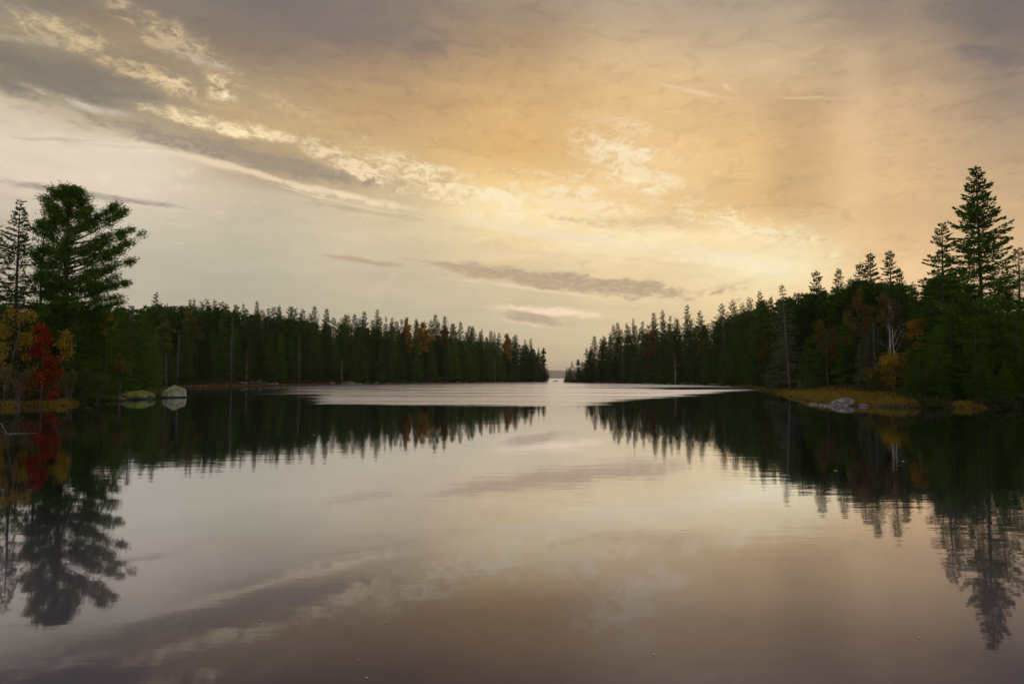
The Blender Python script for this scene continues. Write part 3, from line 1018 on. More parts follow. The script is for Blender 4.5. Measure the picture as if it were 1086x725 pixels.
TIPS_R = [(601, 389), (607, 383), (613, 381), (622, 369), (630, 356), (639, 355), (649, 345), (656, 342), (664, 343), (672, 337), (681, 341), (695, 331), (703, 329), (712, 335),
          (719, 338), (730, 322), (741, 330), (764, 323), (776, 320), (786, 322), (795, 316), (804, 307), (811, 318), (818, 313), (825, 318), (841, 310), (850, 312)]
for i, (x, y) in enumerate(TIPS_R):
    big = x in (649, 656, 730, 741, 764, 804)
    d = dsh(x) + (RND.uniform(8, 26) if x > 640 else RND.uniform(2, 7))
    tree_at(x, y, d, RND.choice(['sA', 'sB', 'sC', 'sE'] if big else ['sA', 'sB', 'sD', 'sE']), 'spruce_tree',
            f'{ORD[i]} dark spruce tip along the far right skyline, counted from the channel', 'spruce tree', 'spruces whose tips stand out of the far right skyline',
            fat=1.2 if big else RND.uniform(.75, 1.5))


# ---- rows of the two wooded shores
def fill(x0, x1, n, dd, jy, grp, lab, keys, nm='spruce_tree', cat='spruce tree', fat=1.0):
    for i in range(n):
        x = x0 + (x1 - x0) * (i + RND.uniform(.1, .9)) / n
        d = dsh(x) + RND.uniform(*dd)
        y = sky_y(x) + RND.uniform(*jy)
        # trees close to the water stay below what their distance allows
        y = min(y, 401 - 2)
        tree_at(x, y, d, RND.choice(keys), nm, lab, cat, grp, fat=fat)


fill(168, 578, 46, (24, 44), (0, 6), 'spruces forming the skyline mass of the far left shore', 'dark spruce merging into the far left ridge between the standout tips', ['sA', 'sC', 'sE'], fat=1.35)
fill(168, 578, 38, (10, 24), (7, 18), 'spruces in the middle rows of the far left shore', 'dark spruce half hidden behind the front row on the far left shore', ['sA', 'sC', 'sE', 'sB'], fat=1.25)
fill(160, 480, 22, (2.5, 7), (14, 40), 'spruces in the front row of the far left shore', 'spruce standing at the water on the far left shore', ['sA', 'sC', 'sB'])
fill(160, 480, 20, (2, 8), (22, 52), 'firs in the front row of the far left shore', 'brighter green fir standing at the water on the far left shore', ['fA', 'fB'], 'fir_tree', 'fir tree')
fill(480, 583, 16, (1.5, 5), (6, 22), 'firs on the tip of the left point', 'green fir at the waterline near the tip of the left point', ['fA', 'fB'], 'fir_tree', 'fir tree')
fill(600, 830, 30, (8, 26), (1, 8), 'spruces forming the skyline mass of the far right shore', 'dark spruce merging into the far right treeline between the standout tips', ['sA', 'sC', 'sE'], fat=1.3)
fill(598, 790, 22, (2, 7), (10, 34), 'spruces in the front row of the far right shore', 'dark spruce standing at the water on the far right shore', ['sA', 'sC', 'sB'])
fill(600, 800, 9, (2, 6), (24, 46), 'firs in the front row of the far right shore', 'low green fir at the water on the far right shore', ['fA', 'fB'], 'fir_tree', 'fir tree')
fill(830, 1000, 20, (12, 34), (2, 12), 'spruces forming the dark wall behind the grassy point', 'dark spruce in the dense wall behind the grassy point', ['sA', 'sC', 'sE'], fat=1.25)
fill(800, 990, 13, (3, 9), (26, 60), 'lower conifers at the back edge of the grassy point', 'shorter conifer at the back edge of the grassy point', ['fA', 'sC', 'fB'], 'fir_tree', 'fir tree')


# ------------------------------------------------------------------ standout trees, near left headland
def spot(x, d, dz=-.1):
    r = ray(x, 401)
    return (r.x * d, d, max(gz(r.x * d, d) + dz, -.05))


def hgt(x, ytop, d):
    return EYE + ray(x, ytop).z * d - spot(x, d)[2]


def fit(x, ytop, d, H):
    return hgt(x, ytop, d) / H


pd = 66
pH = hgt(66, 199, pd)
pine = white_pine(3, pH,
                  [(0, 3.6), (.08, 4.6), (.3, 5.2), (.42, 5.6), (.47, 6.5), (.55, 6.9), (.63, 6.8), (.71, 6.4), (.77, 5.2), (.83, 3.3), (.90, 1.9), (.95, 1.0), (1, .25)],
                  [(0, 2.6), (.3, 3.0), (.5, 2.3), (.62, 2.2), (.78, 2.4), (.86, 2.7), (.91, 1.9), (.95, 1.0), (1, .25)], base=.06)
place('pine_tree', pine, spot(68, pd), (1, 1, 1), 0, 'tall broad white pine with long plumed limbs reaching over the left cove', 'pine tree')

me = spruce(51, 19, 2.8, .05, .8, ragged=.35, gap=.06, dens=26, sl=.40, sw=.13, el0=-14, el1=35)
place('spruce_tree', me, spot(15, 63), (1, 1, fit(15, 212, 63, 19)), .4, 'narrow ragged spruce directly behind the yellow tree, left of the big pine', 'spruce tree')
me = spruce(53, 18, 2.8, .05, .8, ragged=.4, gap=.1, dens=20, sl=.34, sw=.10)
place('spruce_tree', me, spot(-12, 62), (1, 1, fit(-12, 235, 62, 18)), .4, 'spruce at the very left border of the view', 'spruce tree')
me = spruce(52, 17, 1.7, .30, .6, ragged=.45, gap=.3, dens=5, sl=.3, sw=.09, el0=0, el1=30)
place('spruce_tree', me, spot(41, 67), (1, 1, fit(41, 226, 67, 17)), 2, 'thin half bare spruce standing between the big pine and ragged spruce', 'spruce tree')

lib('nA', spruce(61, 15, 3.3, .01, .8, droop=.2, el0=-8, el1=35, dens=26, sl=.34, sw=.11, needle='nearspruce', per=6, low_taper=.9, step=.38))
lib('nB', spruce(62, 15, 2.9, .01, .9, droop=.25, el0=-12, el1=35, dens=26, sl=.32, sw=.10, needle='nearspruce', per=6, low_taper=.9, step=.38, ragged=.3))
lib('nC', spruce(63, 15, 2.7, .02, .85, droop=.2, el0=-10, el1=35, dens=22, sl=.34, sw=.11, needle='pine', per=6, low_taper=.8, ragged=.3, gap=.05))
lib('nD', spruce(64, 15, 3.0, .03, .85, ragged=.35, gap=.06, dens=24, sl=.32, sw=.10))
BASEH.update(nA=15, nB=15, nC=15, nD=15)
NEARL = [(-30, 268, 60, 'nD', 'dark spruce beyond the yellow tree, its foliage cut by the left border'),
         (-8, 300, 57, 'nC', 'green conifer under the tall spruce at the left border'),
         (20, 300, 60, 'nD', 'dark conifer directly behind the yellow leaved tree'),
         (38, 318, 61, 'nD', 'dark conifer directly behind the red leaved tree'),
         (58, 312, 64, 'nC', 'green conifer in front of the big pine trunk'),
         (78, 338, 62, 'nC', 'low green conifer right of the red leaved tree'),
         (96, 328, 66, 'nA', 'bright green conifer under the long pine limbs'),
         (112, 342, 70, 'nC', 'green conifer behind the mossy shore slab'),
         (128, 330, 78, 'nC', 'green conifer at the edge of the headland beside the cove'),
         (141, 322, 92, 'nD', 'dull conifer behind the headland edge, above the mossy slab'),
         (153, 330, 104, 'nB', 'conifer at the inner corner of the left cove'),
         (90, 322, 86, 'nD', 'conifer deep behind the big pine'),
         (64, 330, 78, 'nD', 'conifer deep behind the big pine, nearer the red leaved tree'),
         (160, 338, 128, 'nD', 'dark conifer where the cove shore begins'),
         (-60, 262, 56, 'nD', 'dark spruce on the headland outside the left border')]
for x, y, d, k, lab in NEARL:
    tree_at(x, y, d, k, 'conifer_tree', lab, 'conifer')

# colourful broadleaves of the left headland
me = broadleaf(71, 8.5, 2.8, 2300, .18, 'yellow', 'bark', .20, .15, 12, 2, clump=.42, tr=.07)
place('birch_tree', me, spot(6, 54.5), (1, 1, fit(6, 320, 54.5, 8.5)), 1.0, 'yellow leaved birch with pale bare limbs at the left border', 'birch tree')
me = broadleaf(72, 6.2, 1.4, 3000, .10, 'red', 'bark', .20, .15, 26, 1, cone=True, clump=.38, tr=.06)
place('maple_tree', me, spot(45, 54.8), (1, 1, fit(45, 336, 54.8, 6.2)), .5, 'small bright red maple at the water by the left border', 'maple tree')
me = broadleaf(73, 5.5, 1.2, 700, .6, 'yellow', 'bark', .18, .14, 8, 1, clump=.35, tr=.04, lean=.2)
place('maple_tree', me, spot(62, 56), (1, 1, fit(62, 352, 56, 5.5)), .5, 'slender yellow sapling just right of the red maple', 'maple tree')
me = broadleaf(74, 8, 1.2, 380, .75, 'orange', 'bark', .18, .14, 7, 1, clump=.35, tr=.05)
place('maple_tree', me, spot(112, 66), (1, 1, fit(112, 328, 66, 8)), .5, 'thin orange leaved sapling showing below the pine limbs', 'maple tree')
me = broadleaf(75, 3.2, 1.1, 420, .4, 'rust', 'bark', .18, .14, 7, 3, clump=.35, tr=.04)
place('maple_shrub', me, spot(127, 67.5), (1, 1, fit(127, 376, 67.5, 3.2)), .5, 'small rust orange shrub above the mossy shore slab', 'shrub')
me = broadleaf(76, 3.2, 1.8, 420, .2, 'olive', 'bark', .16, .12, 9, 4, clump=.4, tr=.035)
for k_, (x, y, d, lab) in enumerate([(88, 394, 62.5, 'twiggy brown shrub behind the white driftwood'), (104, 398, 64, 'twiggy shrub behind the small dark shore rocks'),
                                     (22, 392, 53.4, 'twiggy shrub left of the red maple foot'), (72, 396, 58.5, 'twiggy shrub right of the red maple foot')]):
    s = fit(x, y, d, 3.2)
    place('twiggy_shrub', me, spot(x, d), (s, s, s), k_ * 1.7, lab, 'shrub')

# ---- near right shore
me = spruce(81, 20, 4.7, .04, .92, droop=.3, ragged=.32, gap=.0, dens=34, sl=.42, sw=.14, el0=-14, el1=30, per=5, step=.34, top_dens=1.3)
place('spruce_tree', me, spot(1046, 61), (1, 1, fit(1050, 175, 61, 20)), 2.2, 'tallest ragged spruce towering over the right shore', 'spruce tree')
me = spruce(82, 17, 3.0, .04, .8, droop=.3, ragged=.35, gap=.06, dens=28, sl=.40, sw=.13, el0=-14, el1=32)
place('spruce_tree', me, spot(1002, 68), (1, 1, fit(1003, 237, 68, 17)), 1.1, 'pointed spruce just left of the tallest right shore spruce', 'spruce tree')
me = spruce(83, 17, 3.2, .04, .8, droop=.3, ragged=.35, gap=.05, dens=26, sl=.34, sw=.10)
place('spruce_tree', me, spot(1086, 62), (1, 1, fit(1086, 262, 62, 17)), 0, 'spruce cut by the right border beside the tallest spruce', 'spruce tree')
NEARR = [(975, 318, 72, 'nD', 'dark spruce between the white birch and the pointed spruce'),
         (986, 300, 74, 'nD', 'dark spruce behind the left foot of the pointed spruce'),
         (1020, 283, 72, 'nD', 'dark spruce in the gap between the two tall right spruces'),
         (1034, 300, 66, 'nD', 'dark spruce leaning on the left flank of the tallest spruce'),
         (1068, 290, 70, 'nD', 'dark spruce behind the right flank of the tallest spruce'),
         (990, 345, 58, 'nB', 'low green spruce nearest the grassy point'),
         (1008, 322, 60, 'nA', 'green spruce below the pointed spruce with boughs near the water'),
         (1030, 335, 56.5, 'nB', 'green spruce with boughs touching the water under the tallest spruce'),
         (1056, 318, 57, 'nA', 'wide green spruce at the water right of the tallest trunk'),
         (1078, 330, 55, 'nB', 'green spruce at the water by the right border'),
         (1104, 300, 58, 'nA', 'green spruce on the shore cut by the right border'),
         (1130, 280, 62, 'nD', 'dark spruce on the shore outside the right border'),
         (1170, 300, 58, 'nA', 'green spruce farther outside the right border')]
for x, y, d, k, lab in NEARR:
    tree_at(x, y, d, k, 'conifer_tree', lab, 'conifer', fat=1.05)
for k_, (x, d, H_) in enumerate([(968, 58, 2.2), (982, 54.5, 2.6), (996, 54, 1.9), (1040, 53.5, 2.4), (1066, 53.2, 2.0), (1090, 53.5, 2.6)]):
    key_ = 'fA' if k_ % 2 else 'fB'
    s_ = spot(x, d)
    place('young_fir', LIB[key_], s_, (H_ / 4.6, H_ / 4.6, H_ / 9), k_ * 1.3, f'{ORD[k_]} low fir sapling over the water, counting rightward from the grassy point', 'fir sapling')
MIDR = [(864, 286, 112, 'tB', 'spare topped spruce with open crown above the grassy point'),
        (887, 285, 108, 'sA', 'full dark pointed spruce right of the open crowned one'),
        (903, 294, 104, 'tB', 'small thin tip between the full spruce and the double tips'),
        (912, 278, 103, 'tB', 'narrow tip touching the open topped spruce over the rust maple'),
        (922, 268, 100, 'tA', 'open topped spruce over the rust maple'),
        (945, 265, 98, 'tA', 'tall open topped spruce rising above the white birch'),
        (955, 284, 96, 'sA', 'full spruce leaning against the tall open topped one'),
        (966, 298, 90, 'sB', 'shorter spruce right of the white birch')]
for x, y, d, k, lab in MIDR:
    tree_at(x, y, d, k, 'spruce_tree', lab, 'spruce tree', fat=1.0 if k[0] == 's' else 1.15)

me = dead_conifer(91, 15, 3.4, 1.2, lichen=.5)
place('dead_spruce', me, spot(838, 107), (1, 1, fit(831, 300, 107, 15)), 0, 'grey dead spruce with drooping bare boughs behind the grassy point', 'dead tree', None, ('trunk', 'bough', 'lichen'), lean=(0, -.055))
me2 = dead_conifer(92, 8, 2.6, 1.6, lichen=.9)
place('dead_spruce', me2, spot(930, 79), (1, 1, fit(928, 340, 79, 8)), 0, 'lichen grey dying spruce left of the white birch', 'dead tree', None, ('trunk', 'bough', 'lichen'))
place('dead_spruce', me2, spot(918, 80), (1, 1, fit(916, 352, 80, 8)), 2, 'smaller lichen grey spruce beside the dying one, farther from the birch', 'dead tree', None, ('trunk', 'bough', 'lichen'))
place('dead_spruce', me2, spot(824, 114), (.9, .9, fit(824, 372, 114, 8)), 1, 'low grey dead tree at the left foot of the tall dead spruce', 'dead tree', None, ('trunk', 'bough', 'lichen'))

me = broadleaf(93, 12.5, 2.8, 2300, .35, 'rust', 'birch', .20, .15, 13, 2, clump=.45, tr=.11, top_only=.62)
place('birch_tree', me, spot(948, 81), (1, 1, fit(948, 304, 81, 12.5)), 1.3, 'white stemmed birch with rust leaves at its top behind the yellow bush', 'birch tree')
me = broadleaf(94, 4, 2.1, 4200, .08, 'olive', 'bark', .20, .15, 14, 4, clump=.5, tr=.04)
me_y = broadleaf(95, 4, 2.3, 4600, .08, 'mustard', 'bark', .18, .12, 14, 4, clump=.5, tr=.04)
s = fit(950, 380, 74, 4)
place('willow_bush', me_y, spot(950, 74), (s, s, s), .3, 'rounded mustard yellow bush at the back of the grassy point', 'bush')
s = fit(934, 392, 74.5, 4)
place('alder_bush', me, spot(930, 75), (s, s, s), .9, 'low olive bush at the left foot of the yellow bush', 'bush')
me = broadleaf(96, 9, 2.4, 2300, .45, 'rust', 'bark', .20, .15, 11, 1, clump=.5, tr=.08)
place('maple_tree', me, spot(911, 86), (1, 1, fit(911, 313, 86, 9)), .3, 'rust orange maple crown against the dark wall left of the birch', 'maple tree')
place('maple_tree', me, spot(878, 91), (1, 1, fit(878, 346, 91, 9)), 2.3, 'dull brown red maple low in the dark wall left of the rust one', 'maple tree')
me = broadleaf(97, 8, 1.3, 620, .6, 'orange', 'bark', .20, .15, 8, 1, clump=.4, tr=.05)
place('maple_tree', me, spot(973, 68), (1, 1, fit(973, 334, 68, 8)), .3, 'thin orange leaved sapling in front of the dark spruces right of the birch', 'maple tree')

# ---- coloured and pale trees of the far shores
lib('bo', broadleaf(101, 13, 3.2, 2600, .45, 'orange', 'bark', .42, .32, 12, 1, clump=.7, tr=.12))
lib('by', broadleaf(102, 13, 3.0, 2200, .40, 'olive', 'bark', .42, .32, 12, 1, clump=.7, tr=.12))
lib('br', broadleaf(103, 13, 3.2, 2200, .40, 'rust', 'bark', .42, .32, 12, 1, clump=.7, tr=.12))
lib('bg', broadleaf(104, 13, 2.6, 1500, .20, 'olive', 'birch', .36, .26, 14, 1, clump=.6, tr=.16))
BASEH.update(bo=13, by=13, br=13, bg=13)
FARB = [(448, 345, 14, 'bo', 1.15, 'bright orange maple crown, largest orange one on the far left ridge'),
        (432, 341, 24, 'bo', .7, 'small orange maple crown left of the largest orange one'),
        (427, 352, 16, 'br', .8, 'rust maple crown below and left of the orange pair'),
        (474, 348, 12, 'br', 1.0, 'dull rust crown among spruces right of the largest orange maple'),
        (537, 357, 8, 'bo', .9, 'yellow orange maple crown toward the tip of the left point'),
        (575, 371, 5, 'by', .7, 'olive gold crown at the very tip of the left point'),
        (500, 379, 3, 'br', 1.3, 'broad brown red maple low on the left point'),
        (525, 376, 3, 'bg', 1.0, 'pale green broadleaf tree low on the left point'),
        (262, 372, 3, 'bg', .7, 'pale stemmed birch at the water, left of the small rocky ledge'),
        (285, 366, 3, 'bg', .9, 'pale stemmed birch growing on the small rocky ledge'),
        (363, 380, 2, 'bg', .8, 'pale green birch at the water right of the rocky ledge'),
        (205, 335, 8, 'by', 1.0, 'olive broadleaf crown on the shore behind the round boulder'),
        (172, 345, 3, 'by', 1.0, 'olive broadleaf tree at the inner end of the cove'),
        (690, 352, 6, 'br', 1.1, 'brownish crown among the far right spruces'),
        (716, 372, 2, 'bg', 1.2, 'pale olive broadleaf at the water of the far right shore'),
        (745, 362, 3, 'by', .9, 'olive crown at the water before the grassy point begins'),
        (812, 352, 8, 'br', .9, 'brown crown left of the tall dead spruce')]
for x, y, dd, k, fat, lab in FARB:
    tree_at(x, y, dsh(x) + dd, k, 'birch_tree' if k == 'bg' else 'maple_tree', lab, 'birch tree' if k == 'bg' else 'maple tree', fat=fat)
lib('snag', dead_conifer(105, 13, 1.5, .9, lichen=.3, tr=.17))
BASEH['snag'] = 13
for x, y, dd, lab in [(178, 338, 2, 'pale dead trunk at the inner end of the cove'), (189, 350, 3, 'short pale dead trunk right of the cove corner'),
                      (247, 334, 4, 'grey dead trunk in the far left forest above the ledge'), (318, 352, 2, 'grey dead trunk in the far left front row'),
                      (416, 362, 2, 'grey dead trunk below the small orange maple'), (660, 366, 2, 'grey dead trunk on the far right shore'),
                      (768, 340, 3, 'grey dead trunk left of the grassy point')]:
    r = ray(x, y)
    d = dsh(x) + dd
    g = max(gz(r.x * d, d), -.05)
    h = EYE + r.z * d - g
    place('dead_tree', LIB['snag'], (r.x * d, d, g), (1, 1, h / 13), x, lab, 'dead tree', None, ('trunk', 'bough', 'lichen'))


# ------------------------------------------------------------------ masses: back forest, undergrowth, grass
def grab(me):
    a = np.empty(len(me.vertices) * 3, np.float32)
    me.vertices.foreach_get('co', a)
    return a.reshape(-1, 3)


def back_forest():
    rng = np.random.default_rng(9)
    lo = []
    for s in range(4):
        t, c = spruce(200 + s, 18, 3.0, .05, .8, dens=5, sl=.85, sw=.30, step=.8, per=5)
        lo.append(grab(c))
        bpy.data.meshes.remove(t)
        bpy.data.meshes.remove(c)
    out = []

    def add(x, d, ymin):
        r = ray(x, ymin)
        gx = r.x * d
        g = gz(gx, d)
        if g < .3:
            return
        h = EYE + r.z * d - g
        h = min(h, 21)
        if h < 4:
            return
        s = h / 18
        v = lo[rng.integers(4)] * np.array([s ** .4 * 1.3, s ** .4 * 1.3, s])
        a = rng.uniform(0, 6.28)
        ca, sa = math.cos(a), math.sin(a)
        v = np.column_stack([v[:, 0] * ca - v[:, 1] * sa + gx, v[:, 0] * sa + v[:, 1] * ca + d, v[:, 2] + g])
        out.append(v)
    for i in range(300):
        x = rng.uniform(60, 575)
        add(x, dsh(max(x, 165)) + rng.uniform(14, 75) * (1 if x < 540 else .25), sky_y(x) + rng.uniform(2, 9))
    for i in range(150):
        x = rng.uniform(604, 1010)
        add(x, dsh(x) + rng.uniform(10, 60) * (1 if x > 650 else .3), sky_y(x) + rng.uniform(3, 12))
    for i in range(40):
        x = rng.uniform(-200, 130)
        add(x, rng.uniform(72, 130), 330 + rng.uniform(-8, 12))
    for i in range(40):
        x = rng.uniform(985, 1300)
        add(x, rng.uniform(66, 120), 325 + rng.uniform(-25, 12))
    v = np.concatenate(out)
    tag(link('forest', mesh_np('forest', v, np.arange(len(v)).reshape(-1, 4), M['spruce'])), kind='stuff')


back_forest()


def undergrowth():
    rng = np.random.default_rng(10)
    Lf = Leaves(rng)

    def clump(cx, cy, g, r, h, n, sz):
        P = rng.normal(0, 1, (n, 3))
        P /= np.linalg.norm(P, axis=1)[:, None]
        P *= rng.uniform(.3, 1, n)[:, None] ** .6
        P = P * np.array([r, r, h])
        P[:, 2] = np.abs(P[:, 2])
        P += np.array([cx, cy, g])
        D = rng.normal(0, 1, (n, 3))
        D[:, 2] += .5
        Lf.add(P, D, sz * rng.uniform(.6, 1.4, n), sz * .4)
    # along both shorelines
    for poly, a, b in ((LEFT, 1, 25), (RIGHT, 1, 22)):
        for (x1, y1), (x2, y2) in zip(poly[a:b], poly[a + 1:b + 1]):
            if y1 > 460 or y2 > 480:
                continue
            L = math.hypot(x2 - x1, y2 - y1)
            far = (y1 + y2) / 2
            k = int(L * (1.3 if far > 130 else 2.4))
            for i in range(k):
                t = rng.uniform()
                inn = rng.uniform(.8, 9)
                nx, ny = (y1 - y2) / L, (x2 - x1) / L     # left normal
                px, py = x1 + (x2 - x1) * t, y1 + (y2 - y1) * t
                if poly is RIGHT:
                    nx, ny = -nx, -ny
                cx, cy = px + nx * inn, py + ny * inn
                if float(sdist(np.array([cx]), np.array([cy]), poly)[0]) < .5:
                    cx, cy = px - nx * inn, py - ny * inn
                    if float(sdist(np.array([cx]), np.array([cy]), poly)[0]) < .5:
                        continue
                g = gz(cx, cy)
                if g < .12:
                    continue
                # leave the grassy point open
                if 24 < cx < 41 and 50 < cy < 77 + (cx - 30) * .5 and cx < (32.2 if cy < 60 else 37.5):
                    continue
                if cx > 26 and cx < 50 and 77 <= cy < 118 and rng.uniform() < .5:
                    continue
                if far > 130:
                    clump(cx, cy, g - .2, rng.uniform(1, 2.2), rng.uniform(1, 3.2), 46, .5)
                else:
                    clump(cx, cy, g - .1, rng.uniform(.5, 1.3), rng.uniform(.5, 1.9), 90, .22)
    for i in range(260):
        cx, cy = rng.uniform(30.8, 62), rng.uniform(44, 55)
        sd = float(sdist(np.array([cx]), np.array([cy]), RIGHT)[0])
        if -.5 < sd < 1.6:
            clump(cx, cy, max(.02, gz(cx, cy)) - .05, rng.uniform(.5, 1.1), rng.uniform(.4, 1.1), 110, .24)
    tag(link('undergrowth', Lf.mesh('undergrowth', M['under'])), kind='stuff')


undergrowth()


def grass():
    rng = np.random.default_rng(12)
    Lf = Leaves(rng)

    def sow(xs, ys, hmax, wide, lim=(.03, 1.3)):
        g = height(xs, ys)
        ok = (g > lim[0]) & (g < lim[1])
        xs, ys, g = xs[ok], ys[ok], g[ok]
        n = len(xs)
        tuft = .55 + .45 * np.sin(xs * 1.9 + 2 * np.sin(ys * .8)) * np.sin(ys * 1.3 + xs * .4)
        D = rng.normal(0, .33, (n, 3))
        D[:, 2] = 1
        Lf.add(np.column_stack([xs, ys, g - .05]), D, hmax * (.35 + .65 * tuft) * rng.uniform(.6, 1.2, n), wide)
    # the grassy point
    n = 60000
    xs, ys = rng.uniform(25, 46, n), rng.uniform(51, 118, n)
    k = (xs < 31.5 + np.clip((ys - 53) * .45, 0, 16)) & (sdist(xs, ys, RIGHT) < 11)
    sow(xs[k], ys[k], .62, .045)
    n = 900
    xs, ys = rng.uniform(33.5, 37.5, n), rng.uniform(50, 54.5, n)
    k = sdist(xs, ys, RIGHT) < 1.0
    sow(xs[k], ys[k], .5, .045)
    for a_, b_, n in (((26, 47), (51, 112), 70000), ((33.5, 36), (50, 54.5), 1500)):
        xs, ys = rng.uniform(*a_, n), rng.uniform(*b_, n)
        k = (sdist(xs, ys, RIGHT) < 1.5) & (sdist(xs, ys, RIGHT) > -.6) & ((xs < 31.5 + np.clip((ys - 53) * .45, 0, 16)) | (a_[0] == 33.5))
        sow(xs[k], ys[k], .34, .05, (-.05, .6))
    # left headland rim
    n = 90000
    xs, ys = rng.uniform(-60, -34, n), rng.uniform(44, 60, n)
    k = (sdist(xs, ys, LEFT) < 1.6) & (sdist(xs, ys, LEFT) > -.6)
    sow(xs[k], ys[k], .42, .045, (-.05, .9))
    # thin rim along the cove
    n = 70000
    xs, ys = rng.uniform(-84, -34, n), rng.uniform(75, 240, n)
    k = sdist(xs, ys, LEFT) < 1.3
    sow(xs[k], ys[k], .5, .10)
    n = 30000
    xs, ys = rng.uniform(40, 66, n), rng.uniform(110, 200, n)
    k = sdist(xs, ys, RIGHT) < 1.5
    sow(xs[k], ys[k], .5, .10)
    tag(link('grass', Lf.mesh('grass', M['grass'])), kind='stuff')


grass()


# ------------------------------------------------------------------ rocks, wood, floating leaves
def rock(name, cx, cy, sx, sy, sz, seed, mat, label, cat='rock', group=None, sink=.25, peak=0.0, sub=5):
    bm = bmesh.new()
    bmesh.ops.create_icosphere(bm, subdivisions=sub, radius=1)
    off = Vector((seed * 3.7, seed * 1.3, seed * 2.1))
    for v in bm.verts:
        p = v.co.normalized()
        r = 1 + .30 * (mnoise.noise(p * 1.3 + off)) + .13 * mnoise.noise(p * 3.1 + off) + (.09 * mnoise.noise(p * 6 + off) + .03 * abs(mnoise.noise(p * 12 + off))) + .035 * mnoise.noise(p * 20 + off)
        # broken facets
        for q in range(6):
            a = seed * 2.1 + q * 1.9
            nrm = Vector((math.cos(a) * .8, math.sin(a) * .8, .3 + .5 * math.sin(a * 1.7))).normalized()
            dd = p.dot(nrm) * r
            if dd > .86:
                r *= .86 / dd * .35 + .65
        v.co = p * r
        if peak and v.co.z > 0:
            v.co.z *= 1 + peak * math.exp(-(v.co.x ** 2 + v.co.y ** 2) * 3)
    me = bpy.data.meshes.new(name)
    bm.to_mesh(me)
    bm.free()
    for p in me.polygons:
        p.use_smooth = True
    me.materials.append(mat)
    o = link(name, me, None, (cx, cy, -sink * sz + max(0, gz(cx, cy)) * .8))
    o.scale = (sx, sy, sz)
    o.rotation_euler = (0, 0, seed)
    tag(o, label, cat, group)
    return o


def wpos(x, y):
    """point on the water surface along a sight line"""
    r = ray(x, y)
    d = EYE / -r.z
    return r.x * d, d


x_, y_ = wpos(183, 421.6)
o = rock('boulder', x_ - .35, y_ + 1.0, 1.3, 1.3, 1.5, 3, M['rock'], 'pale domed boulder with a mossy side, standing alone in the cove', 'boulder', sink=.10, peak=.10)
o.rotation_euler.z = 0
x_, y_ = wpos(142, 423.6)
o = rock('boulder', x_ - .5, y_ + 1.2, 1.75, 1.6, .95, 7, M['darkrock'], 'wide dark shore slab with yellow green moss on top', 'boulder', sink=.05)
o.rotation_euler.z = 0
for i, (x, y, s, lab) in enumerate([(97, 425.2, .5, 'small dark rock just right of the white driftwood'), (104, 425, .7, 'dark shore rock, second right of the white driftwood'),
                                    (112, 424.6, .6, 'dark shore rock midway between the driftwood and mossy slab'), (119, 424.4, .75, 'dark rock nearest the mossy slab on its left'),
                                    (127, 425, .45, 'low dark rock touching the left end of the mossy slab'), (80, 427, .4, 'low rock left of the white driftwood')]):
    x_, y_ = wpos(x, y)
    rock('shore_rock', x_, y_ + .4, s * 1.2, s, s * .8, 11 + i, M['darkrock'], lab, 'rock', sub=4)
x_, y_ = wpos(899, 430)
o = rock('flat_rock', x_, y_ + .5, 1.2, .8, .42, 21, M['greyrock'], 'flat grey rock at the water edge of the grassy point', 'rock', sink=.05)
o.rotation_euler.z = .2
for i, (x, y, s, lab) in enumerate([(880, 430.4, .30, 'small pale stone just left of the flat grey rock'), (872, 429.9, .26, 'small pale stone, second left of the flat grey rock'),
                                    (864, 429, .34, 'small stone farthest left of the flat grey rock'), (918, 430.8, .28, 'small pale stone just right of the flat grey rock')]):
    x_, y_ = wpos(x, y)
    rock('shore_stone', x_, y_ + .2, s * 1.6, s, s * .6, 31 + i, M['greyrock'], lab, 'rock', sub=4)
for i, (x, s, lab) in enumerate([(258, 1.0, 'low pale rock at the left end of the rocky ledge'), (266, 1.3, 'reddish rock in the left half of the rocky ledge'), (274, 1.5, 'largest rock in the middle of the rocky ledge'),
                                 (282, 1.1, 'pale rock in the right half of the rocky ledge'), (290, 1.3, 'pale rock at the right end of the rocky ledge'),
                                 (352, 1.1, 'pale rock at the waterline left of the pale green birch'), (371, 1.6, 'upright pale rock below the pale green birch'), (380, 1.0, 'small pale rock right of the pale green birch')]):
    d = dsh(x) - 1.0
    r = ray(x, 401)
    rock('ledge_rock', r.x * d, d, s * 1.5, s, s * .75, 41 + i, M['greyrock'], lab, 'rock', sub=4)
x_, d = ray(589, 401).x * 470, 470
rock('ledge_rock', x_, d, 5, 3, .9, 61, M['greyrock'], 'low bare ledge in the channel between the two points', 'rock', sub=4, sink=.4)
# dark waterline stones of the far shores
rr = random.Random(4)
for i in range(26):
    x = 335 + i * 9.3 + rr.uniform(-3, 3)
    d = dsh(x) - .6
    s = rr.uniform(.5, 1.1)
    rock('shore_stone', ray(x, 401).x * d, d, s * 1.8, s, s * .6, 70 + i, M['darkrock'], 'dark stone in the line of stones along the far left waterline', 'rock', 'dark stones along the far left waterline', sub=3)
for i in range(18):
    x = 603 + i * 10 + rr.uniform(-3, 3)
    d = dsh(x) - .6
    s = rr.uniform(.5, 1.0)
    rock('shore_stone', ray(x, 401).x * d, d, s * 1.8, s, s * .6, 110 + i, M['darkrock'], 'dark stone in the line of stones along the far right waterline', 'rock', 'dark stones along the far right waterline', sub=3)


def sticks(name, lines, mat, label, cat):
    T = Tubes()
    for pts, r0 in lines:
        n = len(pts)
        T.add(pts, np.linspace(r0, r0 * .35, n), 6)
    return tag(link(name, T.mesh(name, mat)), label, cat)


